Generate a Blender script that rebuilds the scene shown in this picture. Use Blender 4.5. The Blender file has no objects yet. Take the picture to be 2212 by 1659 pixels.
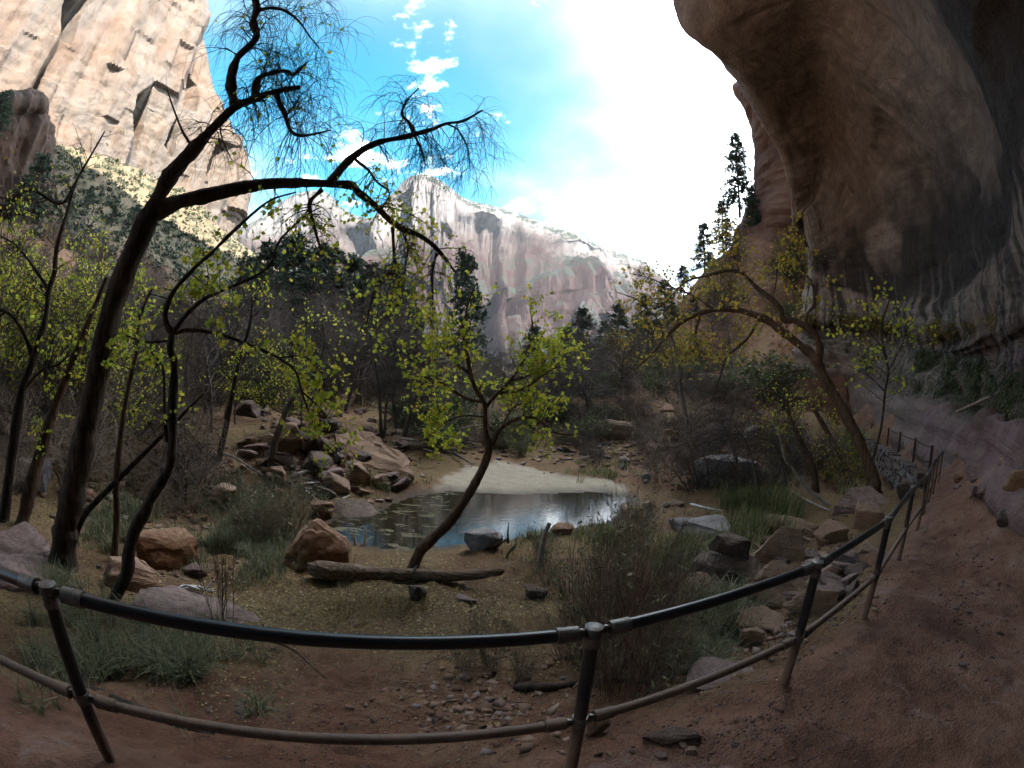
import bpy, math, numpy as np
from mathutils import Matrix, Vector

# ------------------------------------------------------------------ camera, sky, sun, exposure
sc = bpy.context.scene
CAM_H, PITCH, ROLL = 2.2, 2.0, 3.2
FPX = 1034.0                                   # pixels per radian on a 2212 x 1659 picture
_p, _r = math.radians(PITCH), math.radians(ROLL)
CF = np.array([0, math.cos(_p), -math.sin(_p)])
_R = np.array([1.0, 0, 0]); _U = np.cross(_R, CF)
CR = math.cos(_r) * _R + math.sin(_r) * _U
CU = np.cross(CR, CF)
cd = bpy.data.cameras.new('camera')
cam = bpy.data.objects.new('camera', cd)
sc.collection.objects.link(cam)
cam.matrix_world = Matrix(((CR[0], CU[0], -CF[0], 0), (CR[1], CU[1], -CF[1], 0), (CR[2], CU[2], -CF[2], CAM_H), (0, 0, 0, 1)))
cd.type = 'PANO'
cd.panorama_type = 'FISHEYE_LENS_POLYNOMIAL'
cd.sensor_fit = 'HORIZONTAL'
cd.sensor_width = 36.0
cd.sensor_height = 27.0
cd.fisheye_fov = math.radians(200)
cd.fisheye_polynomial_k0 = 0.0
cd.fisheye_polynomial_k1 = -(2212 / FPX) / 36.0
cd.fisheye_polynomial_k2 = 0.0
cd.fisheye_polynomial_k3 = 0.0
cd.fisheye_polynomial_k4 = 0.0
cd.clip_start, cd.clip_end = 0.05, 6000
sc.camera = cam

SUN_AZ, SUN_EL = 140.0, 50.0
w = bpy.data.worlds.new('World'); sc.world = w; w.use_nodes = True
wn = w.node_tree; wn.nodes.clear()
def _wn(t, **k):
    n = wn.nodes.new(t)
    for a, b in k.items(): setattr(n, a, b)
    return n
sky = _wn('ShaderNodeTexSky', sky_type='NISHITA', sun_disc=False, sun_elevation=math.radians(SUN_EL), sun_rotation=math.radians(SUN_AZ), altitude=1300, air_density=0.75, dust_density=0.1, ozone_density=4.0)
tc = _wn('ShaderNodeTexCoord')
sep = _wn('ShaderNodeSeparateXYZ'); wn.links.new(tc.outputs['Generated'], sep.inputs[0])
mz = _wn('ShaderNodeMath', operation='MAXIMUM'); wn.links.new(sep.outputs[2], mz.inputs[0]); mz.inputs[1].default_value = 0.0
az_ = _wn('ShaderNodeMath', operation='ADD'); wn.links.new(mz.outputs[0], az_.inputs[0]); az_.inputs[1].default_value = 0.22
dx_ = _wn('ShaderNodeMath', operation='DIVIDE'); wn.links.new(sep.outputs[0], dx_.inputs[0]); wn.links.new(az_.outputs[0], dx_.inputs[1])
dy_ = _wn('ShaderNodeMath', operation='DIVIDE'); wn.links.new(sep.outputs[1], dy_.inputs[0]); wn.links.new(az_.outputs[0], dy_.inputs[1])
cmb = _wn('ShaderNodeCombineXYZ'); wn.links.new(dx_.outputs[0], cmb.inputs[0]); wn.links.new(dy_.outputs[0], cmb.inputs[1])
def _cloud(scale, off, lo, hi, detail, rough):
    mp = _wn('ShaderNodeMapping'); mp.inputs['Location'].default_value = off
    wn.links.new(cmb.outputs[0], mp.inputs[0])
    nz = _wn('ShaderNodeTexNoise'); nz.inputs['Scale'].default_value = scale; nz.inputs['Detail'].default_value = detail; nz.inputs['Roughness'].default_value = rough
    wn.links.new(mp.outputs[0], nz.inputs['Vector'])
    mr = _wn('ShaderNodeMapRange', interpolation_type='SMOOTHSTEP'); mr.inputs[1].default_value = lo; mr.inputs[2].default_value = hi
    wn.links.new(nz.outputs[0], mr.inputs[0])
    return mr
c0 = _cloud(0.36, (2.62, 5.8, 0.0), 0.38, 0.62, 4, 0.5)       # thin milky veil
c0b = _cloud(0.36, (2.62, 5.8, 0.0), 0.45, 0.66, 6, 0.55)     # thicker veil
c1 = _cloud(0.36, (2.62, 5.8, 0.0), 0.515, 0.70, 7, 0.58)     # bright broken core
c2 = _cloud(1.5, (1.7, 4.4, 0.0), 0.56, 0.82, 10, 0.68)        # small puffs
hs = _wn('ShaderNodeHueSaturation'); hs.inputs['Saturation'].default_value = 1.9; hs.inputs['Value'].default_value = 0.195; hs.inputs['Hue'].default_value = 0.462
wn.links.new(sky.outputs[0], hs.inputs['Color'])
def _lay(fac, a_, col):
    mm = _wn('ShaderNodeMix', data_type='RGBA'); wn.links.new(fac, mm.inputs['Factor']); wn.links.new(a_, mm.inputs['A']); mm.inputs['B'].default_value = (*col, 1); return mm.outputs['Result']
lay = _lay(c0.outputs[0], hs.outputs[0], (.27, .38, .46))
lay = _lay(c0b.outputs[0], lay, (.9, 1.0, 1.1))
lay = _lay(c1.outputs[0], lay, (16.0, 16.9, 18.2))
lay = _lay(c2.outputs[0], lay, (23.0, 24.0, 25.2))
bg = _wn('ShaderNodeBackground'); bg.inputs[1].default_value = 0.15
wn.links.new(lay, bg.inputs[0])
wo = _wn('ShaderNodeOutputWorld'); wn.links.new(bg.outputs[0], wo.inputs[0])

sl = bpy.data.lights.new('sun', 'SUN'); sl.energy = 2.2; sl.angle = math.radians(0.53); sl.color = (1.0, 0.93, 0.84)
so = bpy.data.objects.new('sun', sl); sc.collection.objects.link(so)
_a, _e = math.radians(SUN_AZ), math.radians(SUN_EL)
so.rotation_euler = Vector((-math.sin(_a) * math.cos(_e), -math.cos(_a) * math.cos(_e), -math.sin(_e))).to_track_quat('-Z', 'Y').to_euler()
so.location = (60, -60, 150)
sc.view_settings.view_transform = 'Standard'; sc.view_settings.look = 'None'
sc.view_settings.gamma = 1.0; sc.view_settings.use_curve_mapping = False
sc.view_settings.exposure = 4.15
sc.cycles.use_denoising = True
sc.cycles.max_bounces = 5; sc.cycles.diffuse_bounces = 3; sc.cycles.glossy_bounces = 2; sc.cycles.transmission_bounces = 3; sc.cycles.transparent_max_bounces = 8
sc.cycles.volume_bounces = 0
HAZE = 0.00004

# ------------------------------------------------------------------ projection helpers
C0 = np.array([0, 0, CAM_H])
def rays(vx, vy):
    vx = np.asarray(vx, float); vy = np.asarray(vy, float)
    dx = vx - 1106.0; dy = 829.5 - vy
    h = np.hypot(dx, dy) + 1e-9; t = h / FPX
    s = np.sin(t)[..., None]
    return s * ((dx / h)[..., None] * CR + (dy / h)[..., None] * CU) + np.cos(t)[..., None] * CF
def at(vx, vy, d):                              # point on the sight line at horizontal distance d
    r = rays(vx, vy); return C0 + r * (np.asarray(d, float) / np.hypot(r[..., 0], r[..., 1]))[..., None]
def atz(vx, vy, z):
    r = rays(vx, vy); return C0 + r * ((z - CAM_H) / r[..., 2])[..., None]
def pol(az, d, z):
    a = math.radians(az); return np.array([d * math.sin(a), d * math.cos(a), z])

# ------------------------------------------------------------------ numpy noise
def _hash(i, j, k, s):
    n = (i * 374761393 + j * 668265263 + k * 2147483647 + s * 144269504) & 0xffffffff
    n = ((n ^ (n >> 13)) * 1274126177) & 0xffffffff
    n = ((n ^ (n >> 16)) * 2246822519) & 0xffffffff
    return ((n ^ (n >> 15)) & 0xffffff) / float(0xffffff)
def vnoise(p, seed=0):
    p = np.asarray(p, float); f = np.floor(p).astype(np.int64); t = p - f
    t = t * t * t * (t * (t * 6 - 15) + 10)
    i, j, k = f[..., 0], f[..., 1], f[..., 2]; out = 0
    for a in (0, 1):
        wa = t[..., 0] if a else 1 - t[..., 0]
        for b in (0, 1):
            wb = t[..., 1] if b else 1 - t[..., 1]
            for c in (0, 1):
                wc = t[..., 2] if c else 1 - t[..., 2]
                out = out + wa * wb * wc * _hash(i + a, j + b, k + c, seed)
    return out * 2 - 1
def lnoise(p, seed=0):
    p = np.asarray(p, float); f = np.floor(p).astype(np.int64); t = p - f
    i, j, k = f[..., 0], f[..., 1], f[..., 2]; out = 0
    for a in (0, 1):
        for b in (0, 1):
            out = out + (t[..., 0] if a else 1 - t[..., 0]) * (t[..., 1] if b else 1 - t[..., 1]) * _hash(i + a, j + b, k, seed)
    return out * 2 - 1
def steps(x, z, seed, wz=1.0, sharp=9.0):
    """vertical slabs of rock at different depths with abrupt edges, x across the face, z up"""
    xx = x + 0.35 * vnoise(np.stack([x * 0.7, z * 0.5 * wz, 0 * x], -1), seed + 1)
    i = np.floor(xx); f = xx - i; e = np.clip((f - 0.5) * sharp + 0.5, 0, 1)
    jz = np.floor(z * wz + 3 * _hash(i.astype(np.int64), 0 * i.astype(np.int64), 0 * i.astype(np.int64), seed + 2)).astype(np.int64); jz2 = np.floor(z * wz + 3 * _hash(i.astype(np.int64) + 1, 0 * jz, 0 * jz, seed + 2)).astype(np.int64)
    a = _hash(i.astype(np.int64), jz, 0 * jz, seed + 3); b = _hash(i.astype(np.int64) + 1, jz2, 0 * jz, seed + 3)
    return (a * (1 - e) + b * e) * 2 - 1
def fbm(p, oct=4, seed=0, gain=0.5, lac=2.03, ridged=False):
    p = np.asarray(p, float); a, s, tot = 1.0, 0, 0
    for o in range(oct):
        n = vnoise(p, seed + o * 17)
        if ridged: n = 1 - 2 * np.abs(n)
        s = s + a * n; tot += a; a *= gain; p = p * lac + 11.3
    return s / tot
def sstep(a, b, x):
    t = np.clip((x - a) / (b - a), 0, 1); return t * t * (3 - 2 * t)
def in_poly(poly, x, y):
    inside = np.zeros(x.shape, bool); n = len(poly)
    for i in range(n):
        x1, y1 = poly[i][:2]; x2, y2 = poly[(i + 1) % n][:2]
        c = ((y1 > y) != (y2 > y)) & (x < (x2 - x1) * (y - y1) / (y2 - y1 + 1e-12) + x1)
        inside ^= c
    return inside
def poly_dist(poly, x, y, closed=True):
    d = np.full(x.shape, 1e9); n = len(poly)
    for i in range(n if closed else n - 1):
        a = np.array(poly[i][:2]); b = np.array(poly[(i + 1) % n][:2]); ab = b - a
        t = np.clip(((x - a[0]) * ab[0] + (y - a[1]) * ab[1]) / (ab @ ab + 1e-12), 0, 1)
        d = np.minimum(d, np.hypot(x - a[0] - t * ab[0], y - a[1] - t * ab[1]))
    return d

# ------------------------------------------------------------------ object helpers
COL = sc.collection
def mesh_np(name, V, F, mat=None, smooth=True, attrs=None):
    V = np.asarray(V, np.float32); F = np.asarray(F, np.int32)
    me = bpy.data.meshes.new(name)
    me.vertices.add(len(V)); me.vertices.foreach_set('co', V.ravel())
    k = F.shape[1]
    me.loops.add(F.size); me.loops.foreach_set('vertex_index', F.ravel())
    me.polygons.add(len(F)); me.polygons.foreach_set('loop_start', np.arange(0, F.size, k, dtype=np.int32))
    if smooth: me.polygons.foreach_set('use_smooth', np.ones(len(F), bool))
    if attrs:
        for an, av in attrs.items():
            at_ = me.attributes.new(an, 'FLOAT', 'POINT'); at_.data.foreach_set('value', np.asarray(av, np.float32))
    me.update(calc_edges=True)
    if mat: me.materials.append(mat)
    return me
def link(name, data, parent=None, loc=None):
    o = bpy.data.objects.new(name, data); COL.objects.link(o)
    if parent is not None: o.parent = parent
    if loc is not None: o.location = [float(c) for c in loc]
    return o
def tag(o, label=None, cat=None, group=None, kind=None):
    if label: o['label'] = label
    if cat: o['category'] = cat
    if group: o['group'] = group
    if kind: o['kind'] = kind
    return o
def grid_faces(n, m, off=0, wrap=False):
    i = np.arange(n - 1)[:, None]; j = np.arange(m if wrap else m - 1)[None, :]
    a = i * m + j; b = i * m + (j + 1) % m; c = (i + 1) * m + (j + 1) % m; d = (i + 1) * m + j
    return np.stack([a + 0 * b, b + 0 * a, c, d], -1).reshape(-1, 4) + off
def crs(P, n):                                  # Catmull-Rom along axis 0 to n samples
    P = np.asarray(P, float); m = len(P)
    t = np.linspace(0, m - 1, n); i = np.minimum(t.astype(int), m - 2); f = (t - i).reshape((-1,) + (1,) * (P.ndim - 1))
    E = np.concatenate([2 * P[:1] - P[1:2], P, 2 * P[-1:] - P[-2:-1]])
    p0, p1, p2, p3 = E[i], E[i + 1], E[i + 2], E[i + 3]
    return 0.5 * (2 * p1 + (p2 - p0) * f + (2 * p0 - 5 * p1 + 4 * p2 - p3) * f ** 2 + (3 * p1 - p0 - 3 * p2 + p3) * f ** 3)
def grid_normals(G):
    du = np.gradient(G, axis=0); dv = np.gradient(G, axis=1)
    n = np.cross(du, dv); return n / (np.linalg.norm(n, axis=-1, keepdims=True) + 1e-9)

# ------------------------------------------------------------------ material helpers
class NT:
    def __init__(s, name, rough=0.9, spec=0.2):
        s.m = bpy.data.materials.new(name); s.m.use_nodes = True; s.t = s.m.node_tree
        s.b = s.t.nodes['Principled BSDF']; s.b.inputs['Roughness'].default_value = rough
        s.b.inputs['Specular IOR Level'].default_value = spec
        s.out = s.t.nodes['Material Output']
    def n(s, t, **k):
        x = s.t.nodes.new(t)
        for a, b in k.items(): setattr(x, a, b)
        return x
    def l(s, a, b): s.t.links.new(a, b)
    def pos(s, scale=(1, 1, 1), obj=False, loc=(0, 0, 0)):
        m = s.n('ShaderNodeMapping'); m.inputs['Scale'].default_value = scale; m.inputs['Location'].default_value = loc
        if obj: s.l(s.n('ShaderNodeTexCoord').outputs['Object'], m.inputs[0])
        else: s.l(s.n('ShaderNodeNewGeometry').outputs['Position'], m.inputs[0])
        return m.outputs[0]
    def noise(s, scale, vec=None, detail=5, rough=0.6, dist=0.0):
        x = s.n('ShaderNodeTexNoise'); x.inputs['Scale'].default_value = scale; x.inputs['Detail'].default_value = detail
        x.inputs['Roughness'].default_value = rough; x.inputs['Distortion'].default_value = dist
        if vec is not None: s.l(vec, x.inputs['Vector'])
        return x.outputs[0]
    def ramp(s, fac, stops):
        r = s.n('ShaderNodeValToRGB'); e = r.color_ramp.elements
        while len(e) < len(stops): e.new(0.5)
        for q, (p, c) in zip(e, stops): q.position = p; q.color = (*c, 1)
        s.l(fac, r.inputs[0]); return r.outputs[0]
    def mr(s, fac, lo, hi, a=0.0, b=1.0):
        r = s.n('ShaderNodeMapRange'); r.clamp = True
        for i, v in enumerate((lo, hi, a, b)): r.inputs[1 + i].default_value = v
        s.l(fac, r.inputs[0]); return r.outputs[0]
    def mix(s, fac, a, b, mode='MIX'):
        x = s.n('ShaderNodeMix', data_type='RGBA', blend_type=mode)
        if isinstance(fac, (int, float)): x.inputs['Factor'].default_value = fac
        else: s.l(fac, x.inputs['Factor'])
        for k, v in (('A', a), ('B', b)):
            if isinstance(v, tuple): x.inputs[k].default_value = (*v, 1)
            else: s.l(v, x.inputs[k])
        return x.outputs['Result']
    def math(s, op, a, b):
        x = s.n('ShaderNodeMath', operation=op)
        for i, v in enumerate((a, b)):
            if isinstance(v, (int, float)): x.inputs[i].default_value = v
            else: s.l(v, x.inputs[i])
        return x.outputs[0]
    def attr(s, name):
        a = s.n('ShaderNodeAttribute'); a.attribute_name = name; return a.outputs['Fac']
    def bump(s, h, strength=0.5, dist=0.05):
        b = s.n('ShaderNodeBump'); b.inputs['Strength'].default_value = strength; b.inputs['Distance'].default_value = dist
        s.l(h, b.inputs['Height']); s.l(b.outputs[0], s.b.inputs['Normal'])
    def col(s, c): s.l(c, s.b.inputs['Base Color']); return s
MAT = {}
def rock_mat(name, cols, scale, stretch=(1, 1, 1), bump=0.6, bdist=0.1, stain=None, obj=False, rough=0.9):
    m = NT(name, rough); p = m.pos(stretch, obj)
    if obj:
        oi = m.n('ShaderNodeObjectInfo'); v = m.n('ShaderNodeVectorMath', operation='ADD'); m.l(p, v.inputs[0])
        cx = m.n('ShaderNodeCombineXYZ'); ml_ = m.math('MULTIPLY', oi.outputs['Random'], 37.0); m.l(ml_, cx.inputs[0]); m.l(cx.outputs[0], v.inputs[1]); p = v.outputs[0]
    n1 = m.noise(scale * (1.5 if obj else 1), p, 9, 0.68, 0.6); n2 = m.noise(scale * 6.5, p, 7, 0.75)
    c = m.ramp(n1, [(0.3, cols[0]), (0.48, cols[1]), (0.62, cols[2]), (0.75, cols[3 % len(cols)])])
    c = m.mix(m.mr(n2, 0.35, 0.7, 0, 0.55), c, tuple(x * 0.5 for x in cols[1]))
    if obj:
        hv = m.n('ShaderNodeHueSaturation'); m.l(c, hv.inputs['Color'])
        m.l(m.mr(oi.outputs['Random'], 0, 1, 0.65, 1.2), hv.inputs['Value']); m.l(m.mr(oi.outputs['Random'], 0, 1, 1.05, 0.75), hv.inputs['Saturation']); c = hv.outputs[0]
    if obj:
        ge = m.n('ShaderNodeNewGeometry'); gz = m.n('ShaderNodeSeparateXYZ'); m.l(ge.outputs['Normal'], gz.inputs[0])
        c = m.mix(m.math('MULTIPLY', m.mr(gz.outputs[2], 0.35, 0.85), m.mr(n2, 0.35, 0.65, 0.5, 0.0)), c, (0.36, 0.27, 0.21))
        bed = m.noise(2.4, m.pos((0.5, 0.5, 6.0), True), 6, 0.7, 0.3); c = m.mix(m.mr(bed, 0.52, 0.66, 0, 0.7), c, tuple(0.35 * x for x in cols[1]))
    m.col(c)
    h = m.math('ADD', n1, m.math('MULTIPLY', n2, 0.5)); m.bump(h, bump, bdist)
    return m.m

# ------------------------------------------------------------------ railing line (posts 1 m tall, level path)
POST_TOP = [(105, 1275), (1282, 1365), (1765, 1222), (1919, 1124), (1972.5, 1055), (2002.6, 1028.6), (2010, 1016), (2019.5, 995), (2027, 987), (2036, 977)]
POST_D = [2.16, 1.95, 3.24, 4.85, 7.0, 9.3, 10.9, 12.6, 14.0, 15.6]
POST = [at(x, y, d) for (x, y), d in zip(POST_TOP, POST_D)]
_e0 = at(0, 1237, 2.47); _e1 = _e0 - POST[0]; POST.insert(0, POST[0] + _e1 / np.linalg.norm(_e1) * 1.9)
FAR_POST = [(2014, 962, 17.6), (1978, 946, 20.5), (1945.5, 933, 24.2), (1920, 924, 29.0), (1884, 914, 36.0), (1848, 901, 44.0)]
FPOST = [at(*q) for q in FAR_POST]

# ------------------------------------------------------------------ alcove control net: rows from an unseen sun-blocking crest down to the path
def _st(*pts): return [at(*p) for p in pts]
S = [
 _st((1900, 380, 120), (1900, 470, 120), (1900, 530, 120), (1900, 580, 120), (1900, 630, 120), (1900, 690, 120), (1900, 715, 120), (1900, 745, 120), (1900, 785, 120)),  # unseen far station, added to stop sun leaking past the wall end
 _st((1795, 405, 62), (1800, 470, 63), (1800, 530, 64), (1800, 580, 64), (1800, 630, 64), (1800, 690, 63), (1800, 715, 63), (1800, 745, 62), (1790, 785, 61)),
 _st((1729, 405, 47), (1736, 470, 47.6), (1744, 530, 48), (1745, 580, 48.3), (1740, 630, 48.3), (1731, 690, 47), (1729, 715, 48), (1722, 745, 46), (1712, 785, 45)),
 _st((1706, 325, 43.5), (1765, 430, 46), (1790, 520, 47.5), (1800, 590, 48), (1808, 645, 47.6), (1812, 690, 46), (1818, 715, 47), (1822, 755, 44.5), (1826, 805, 43)),
 _st((1662, 238, 40), (1790, 330, 42), (1850, 460, 44), (1880, 600, 45), (1890, 655, 44.5), (1890, 695, 43), (1895, 722, 44), (1900, 795, 40), (1885, 868, 38)),
 _st((1612, 160, 37), (1780, 230, 37), (1930, 390, 37), (1960, 612, 38), (1960, 660, 37.5), (1960, 705, 35.5), (1965, 742, 36.5), (1965, 830, 31), (1935, 905, 29.5)),
 _st((1570, 108, 34), (1780, 150, 31), (1990, 330, 29), (2060, 580, 28.5), (2060, 650, 28), (2060, 705, 26), (2065, 770, 27), (2052, 860, 22.5), (1992, 950, 20.8)),
 _st((1520, 65, 31), (1780, 70, 26), (2040, 260, 22), (2150, 500, 20.5), (2150, 600, 20), (2150, 690, 18.3), (2160, 780, 19), (2135, 890, 16), (2085, 1000, 15.0)),
 _st((1450, 2, 28.5), (1800, -40, 21.5), (2080, 130, 17), (2195, 370, 15.5), (2210, 520, 15.2), (2212, 655, 13.9), (2225, 790, 14.4), (2205, 915, 11.8), (2150, 1062, 9.6)),
 [pol(22, 23, 35), pol(36, 16, 25), pol(58, 12, 17), pol(67, 12, 10.5), pol(70, 11.3, 6.5), pol(71, 10.4, 4.2), pol(72, 10.8, 2.7), pol(73, 8.6, 1.5), pol(72, 6.6, 0.05)],
 [pol(-8, 19, 38), pol(5, 11, 28), pol(90, 7.5, 19), pol(98, 10, 11), pol(99, 10, 6.5), pol(101, 9.0, 4), pol(101, 9.3, 2.8), pol(102, 6.8, 1.4), pol(104, 3.9, .05)],
 [pol(-42, 21, 38), pol(-70, 8, 29), pol(155, 6, 20), pol(140, 9, 11), pol(140, 9, 6.5), pol(142, 8.2, 4), pol(142, 8.4, 2.8), pol(145, 6, 1.4), pol(150, 3.6, .05)],
 [pol(-72, 27, 37), pol(-105, 14, 28), pol(-160, 9, 20), pol(-175, 9.5, 11), pol(-175, 9.5, 6.5), pol(-175, 8.5, 4), pol(-175, 8.7, 2.8), pol(-175, 6, 1.4), pol(180, 3.6, .05)],
 [pol(-92, 33, 35), pol(-115, 21, 28), pol(-138, 15, 20), pol(-145, 13.5, 11), pol(-145, 13.5, 6.5), pol(-144, 12.5, 4), pol(-144, 12.6, 2.8), pol(-143, 9.5, 1.4), pol(-140, 7, .05)],
 [pol(-103, 46, 36), pol(-115, 37, 28), pol(-124, 31, 20), pol(-128, 29, 11), pol(-128, 29, 6.5), pol(-127, 28, 4), pol(-127, 28, 2.8), pol(-126, 25, 1.4), pol(-125, 22, .05)],
]
def _azd(p): return math.degrees(math.atan2(p[0], p[1])), math.hypot(p[0], p[1])
NET = []
for i, col in enumerate(S):
    az, d = _azd(col[0])
    if i < 9:
        top = pol(az + 16, d * 0.82, col[0][2] + 42); sun_block = pol(az + 30, d * 0.95 + 12, 225)  # unseen crest above the rim, raised to keep the sun off
        if i < 2: sun_block = (pol(56, 105, 240), pol(62, 75, 235))[i]
    else:
        k = (i - 9) / 5
        top = pol(az + 12 * (1 - k) - 4 * k, d * 0.9, col[0][2] + 42); sun_block = pol([70, 105, 150, -170, -140, -128][i - 9], [34, 30, 30, 34, 42, 60][i - 9], 235)  # unseen crest behind the viewpoint, height set to block the sun
    foot = col[-1] + np.array([0, 0, -9.0]); foot[:2] *= 1.06
    NET.append([sun_block, top] + list(col) + [foot])
NET = np.array(NET)                              # stations x rows x 3

# ------------------------------------------------------------------ terrain height: scattered points, linear RBF
WZ = -2.0
TP = []
def z_(l):
    for x, y, z in l: TP.append(atz(x, y, z))
def d_(l):
    for x, y, d in l: TP.append(at(x, y, d))
for p in POST: TP.append(np.array([p[0], p[1], p[2] - 1.0]))
for p in FPOST: TP.append(np.array([p[0], p[1], p[2] - 1.0]))
for p in FPOST: TP.append(np.array([p[0] * 0.93 - 0.3, p[1] * 0.96 + 0.6, p[2] - 2.3]))
for s in NET: TP.append(s[-2]); TP.append(s[-1] * np.array([1.0, 1.0, 0]) + np.array([0, 0, s[-2][2] + 0.4]))
for q in ((0, 0, 0), (-1.5, -1, 0), (1, .6, 0.02), (2, 1.2, 0.02), (3.2, 1.6, 0.08), (4, 2.6, 0.03), (6, 4.1, 0.02), (0, -2.5, 0), (-3, -2.5, 0), (-8, -3, -.4), (-20, -10, 0), (-40, -25, 2)):
    TP.append(np.array(q, float))
z_([(700, 1640, -.1), (1000, 1640, -.08), (330, 1610, -.12), (1000, 1540, -.5), (700, 1540, -.45), (300, 1480, -.6), (50, 1440, -.55), (1000, 1440, -.95), (600, 1430, -.9),
    (700, 1320, -1.3), (1000, 1320, -1.35), (330, 1330, -1.0), (110, 1225, -.95), (0, 1240, -.8), (900, 1240, -1.55), (620, 1225, -1.5), (450, 1190, -1.5), (250, 1210, -1.2), (1250, 1480, -.85), (1250, 1320, -1.3), (1150, 1215, -1.7),
    (1400, 1380, -.95), (1400, 1220, -1.6), (1480, 1180, -1.85), (1560, 1300, -.95), (1600, 1420, -.45), (1660, 1270, -.8), (1700, 1160, -1.15), (1800, 1100, -1.05), (1890, 1063, -.95), (1945, 1052, -.6),
    (450, 1100, -1.75), (550, 1090, -1.8), (650, 1045, -1.5), (560, 965, -.7), (700, 950, -.55), (800, 935, -.8), (850, 990, -1.5), (300, 1070, -1.2), (100, 1000, -.4), (0, 1060, -.35), (450, 985, -.8),
    (1080, 1000, -1.85), (950, 1000, -1.8), (1250, 1012, -1.85), (1000, 948, -1.45), (1150, 945, -1.45), (1300, 930, -1.2), (1400, 955, -1.3), (1430, 1005, -1.65), (1510, 1060, -1.85), (1560, 1010, -1.4), (1650, 985, -1.15), (1750, 1030, -1.2)])
d_([(1450, 880, 31), (1550, 860, 35), (1500, 810, 47), (1463, 776, 60), (1578, 797, 54), (1700, 790, 49), (1650, 900, 31), (1780, 890, 33), (1000, 890, 27), (1100, 880, 29), (1200, 872, 31),
    (1100, 858, 42), (1000, 845, 46), (1250, 850, 60), (1120, 850, 110), (1120, 850, 300), (900, 850, 300), (1300, 800, 300),
    (700, 880, 27), (600, 855, 31), (400, 875, 24), (200, 885, 20), (0, 905, 16), (500, 785, 41), (300, 765, 38), (100, 755, 34), (0, 745, 30), (300, 610, 70), (100, 570, 65), (500, 690, 72), (700, 765, 62), (850, 815, 75),
    (700, 700, 130), (500, 590, 130), (300, 490, 120), (100, 440, 110), (0, 410, 100), (400, 410, 170), (200, 335, 165), (0, 260, 150), (560, 560, 190), (700, 660, 230), (-150, 700, 30), (-150, 450, 90), (-150, 300, 140),
    (1550, 560, 76), (1500, 610, 76), (1440, 690, 76), (1380, 745, 78), (1650, 480, 80), (1690, 600, 64), (1715, 700, 52), (1600, 700, 60), (1500, 740, 62)])
for x, y, d, dz in ((1550, 560, 100, -6), (1500, 610, 100, -10), (1440, 690, 110, -14), (1380, 745, 120, -14), (1650, 480, 105, 0)):
    q = at(x, y, 76); q = np.array([q[0] * d / 76, q[1] * d / 76, q[2] + dz]); TP.append(q)
TP = np.array(TP)
def _solve(P):
    D = np.hypot(P[:, None, 0] - P[None, :, 0], P[:, None, 1] - P[None, :, 1])
    A = np.block([[-np.sqrt(D ** 2 + 0.09) - 0.0 + 0 * D, np.ones((len(P), 1))], [np.ones((1, len(P))), np.zeros((1, 1))]])
    A[:len(P), :len(P)] -= np.eye(len(P)) * -0.02
    return np.linalg.lstsq(A, np.append(P[:, 2], 0), rcond=None)[0]
_W = _solve(TP)
def h_base(x, y):
    out = np.full(x.shape, _W[-1])
    for (px, py, _), wt in zip(TP, _W[:-1]): out -= wt * np.sqrt((x - px) ** 2 + (y - py) ** 2 + 0.09)
    return out
POOL = [atz(x, y, WZ) for x, y in ((695, 1142), (740, 1118), (815, 1112), (848, 1092), (890, 1076), (960, 1064), (1100, 1069), (1200, 1066), (1310, 1064), (1350, 1078), (1345, 1108), (1302, 1130), (1240, 1137), (1180, 1150), (1100, 1165), (1000, 1172), (900, 1186), (830, 1186), (760, 1168), (715, 1154))]
SAND = [atz(x, y, WZ + .06) for x, y in ((940, 1068), (952, 1040), (978, 1018), (1000, 1007), (1070, 1003), (1150, 1010), (1230, 1030), (1330, 1035), (1365, 1062), (1330, 1082), (1200, 1085), (1060, 1085))]
PATHP = [p[:2] for p in POST] + [f[:2] for f in FPOST] + [s[-2][:2] for s in NET[3:]][::1]
AZ = np.concatenate([np.arange(-180, -78, 3.0), np.arange(-78, 78, 0.27), np.arange(78, 180.1, 3.0)])
RR = np.geomspace(0.25, 520, 350)
_A, _Rr = np.meshgrid(np.radians(AZ), RR, indexing='ij')
TX, TY = _Rr * np.sin(_A), _Rr * np.cos(_A)
TZ = h_base(TX, TY)
_ins = in_poly(POOL, TX, TY); _pd = poly_dist(POOL, TX, TY)
_edge = 0.18 * fbm(np.stack([TX * 1.7, TY * 1.7, 0 * TX], -1), 3, 5)
_sd = np.where(_ins, -_pd, _pd) + _edge
_near = 1 - sstep(0.0, 2.2, _sd)
TZ = np.where(_sd < 0, WZ - 0.03 + np.maximum(_sd * 0.25, -0.4), TZ * (1 - _near) + (WZ + 0.02 + _sd * 0.12) * _near)
MSAND = np.where(in_poly(SAND, TX, TY), 1, -1) * poly_dist(SAND, TX, TY) + 2.2 * _edge
MSAND = sstep(-0.1, 0.25, MSAND)
_pin = in_poly(PATHP, TX, TY); MPATH = np.where(_pin, 1, -1) * poly_dist(PATHP, TX, TY)
MPATH = sstep(-0.5, 0.15, MPATH + 0.35 * fbm(np.stack([TX * 1.2, TY * 1.2, 0 * TX], -1), 3, 8))
P3 = np.stack([TX, TY, 0 * TX], -1)
_rough = (1 - MSAND) * np.clip(_sd * 0.8, 0, 1)
_dist = np.hypot(TX, TY)
_amp = np.where(_dist < 30, 1, np.clip(_dist / 30, 1, 6))
TZ += _rough * _amp * (1 - 0.75 * MPATH) * (0.22 * fbm(P3 * 0.55, 4, 21) + 0.07 * fbm(P3 * 2.6, 4, 22))
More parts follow.
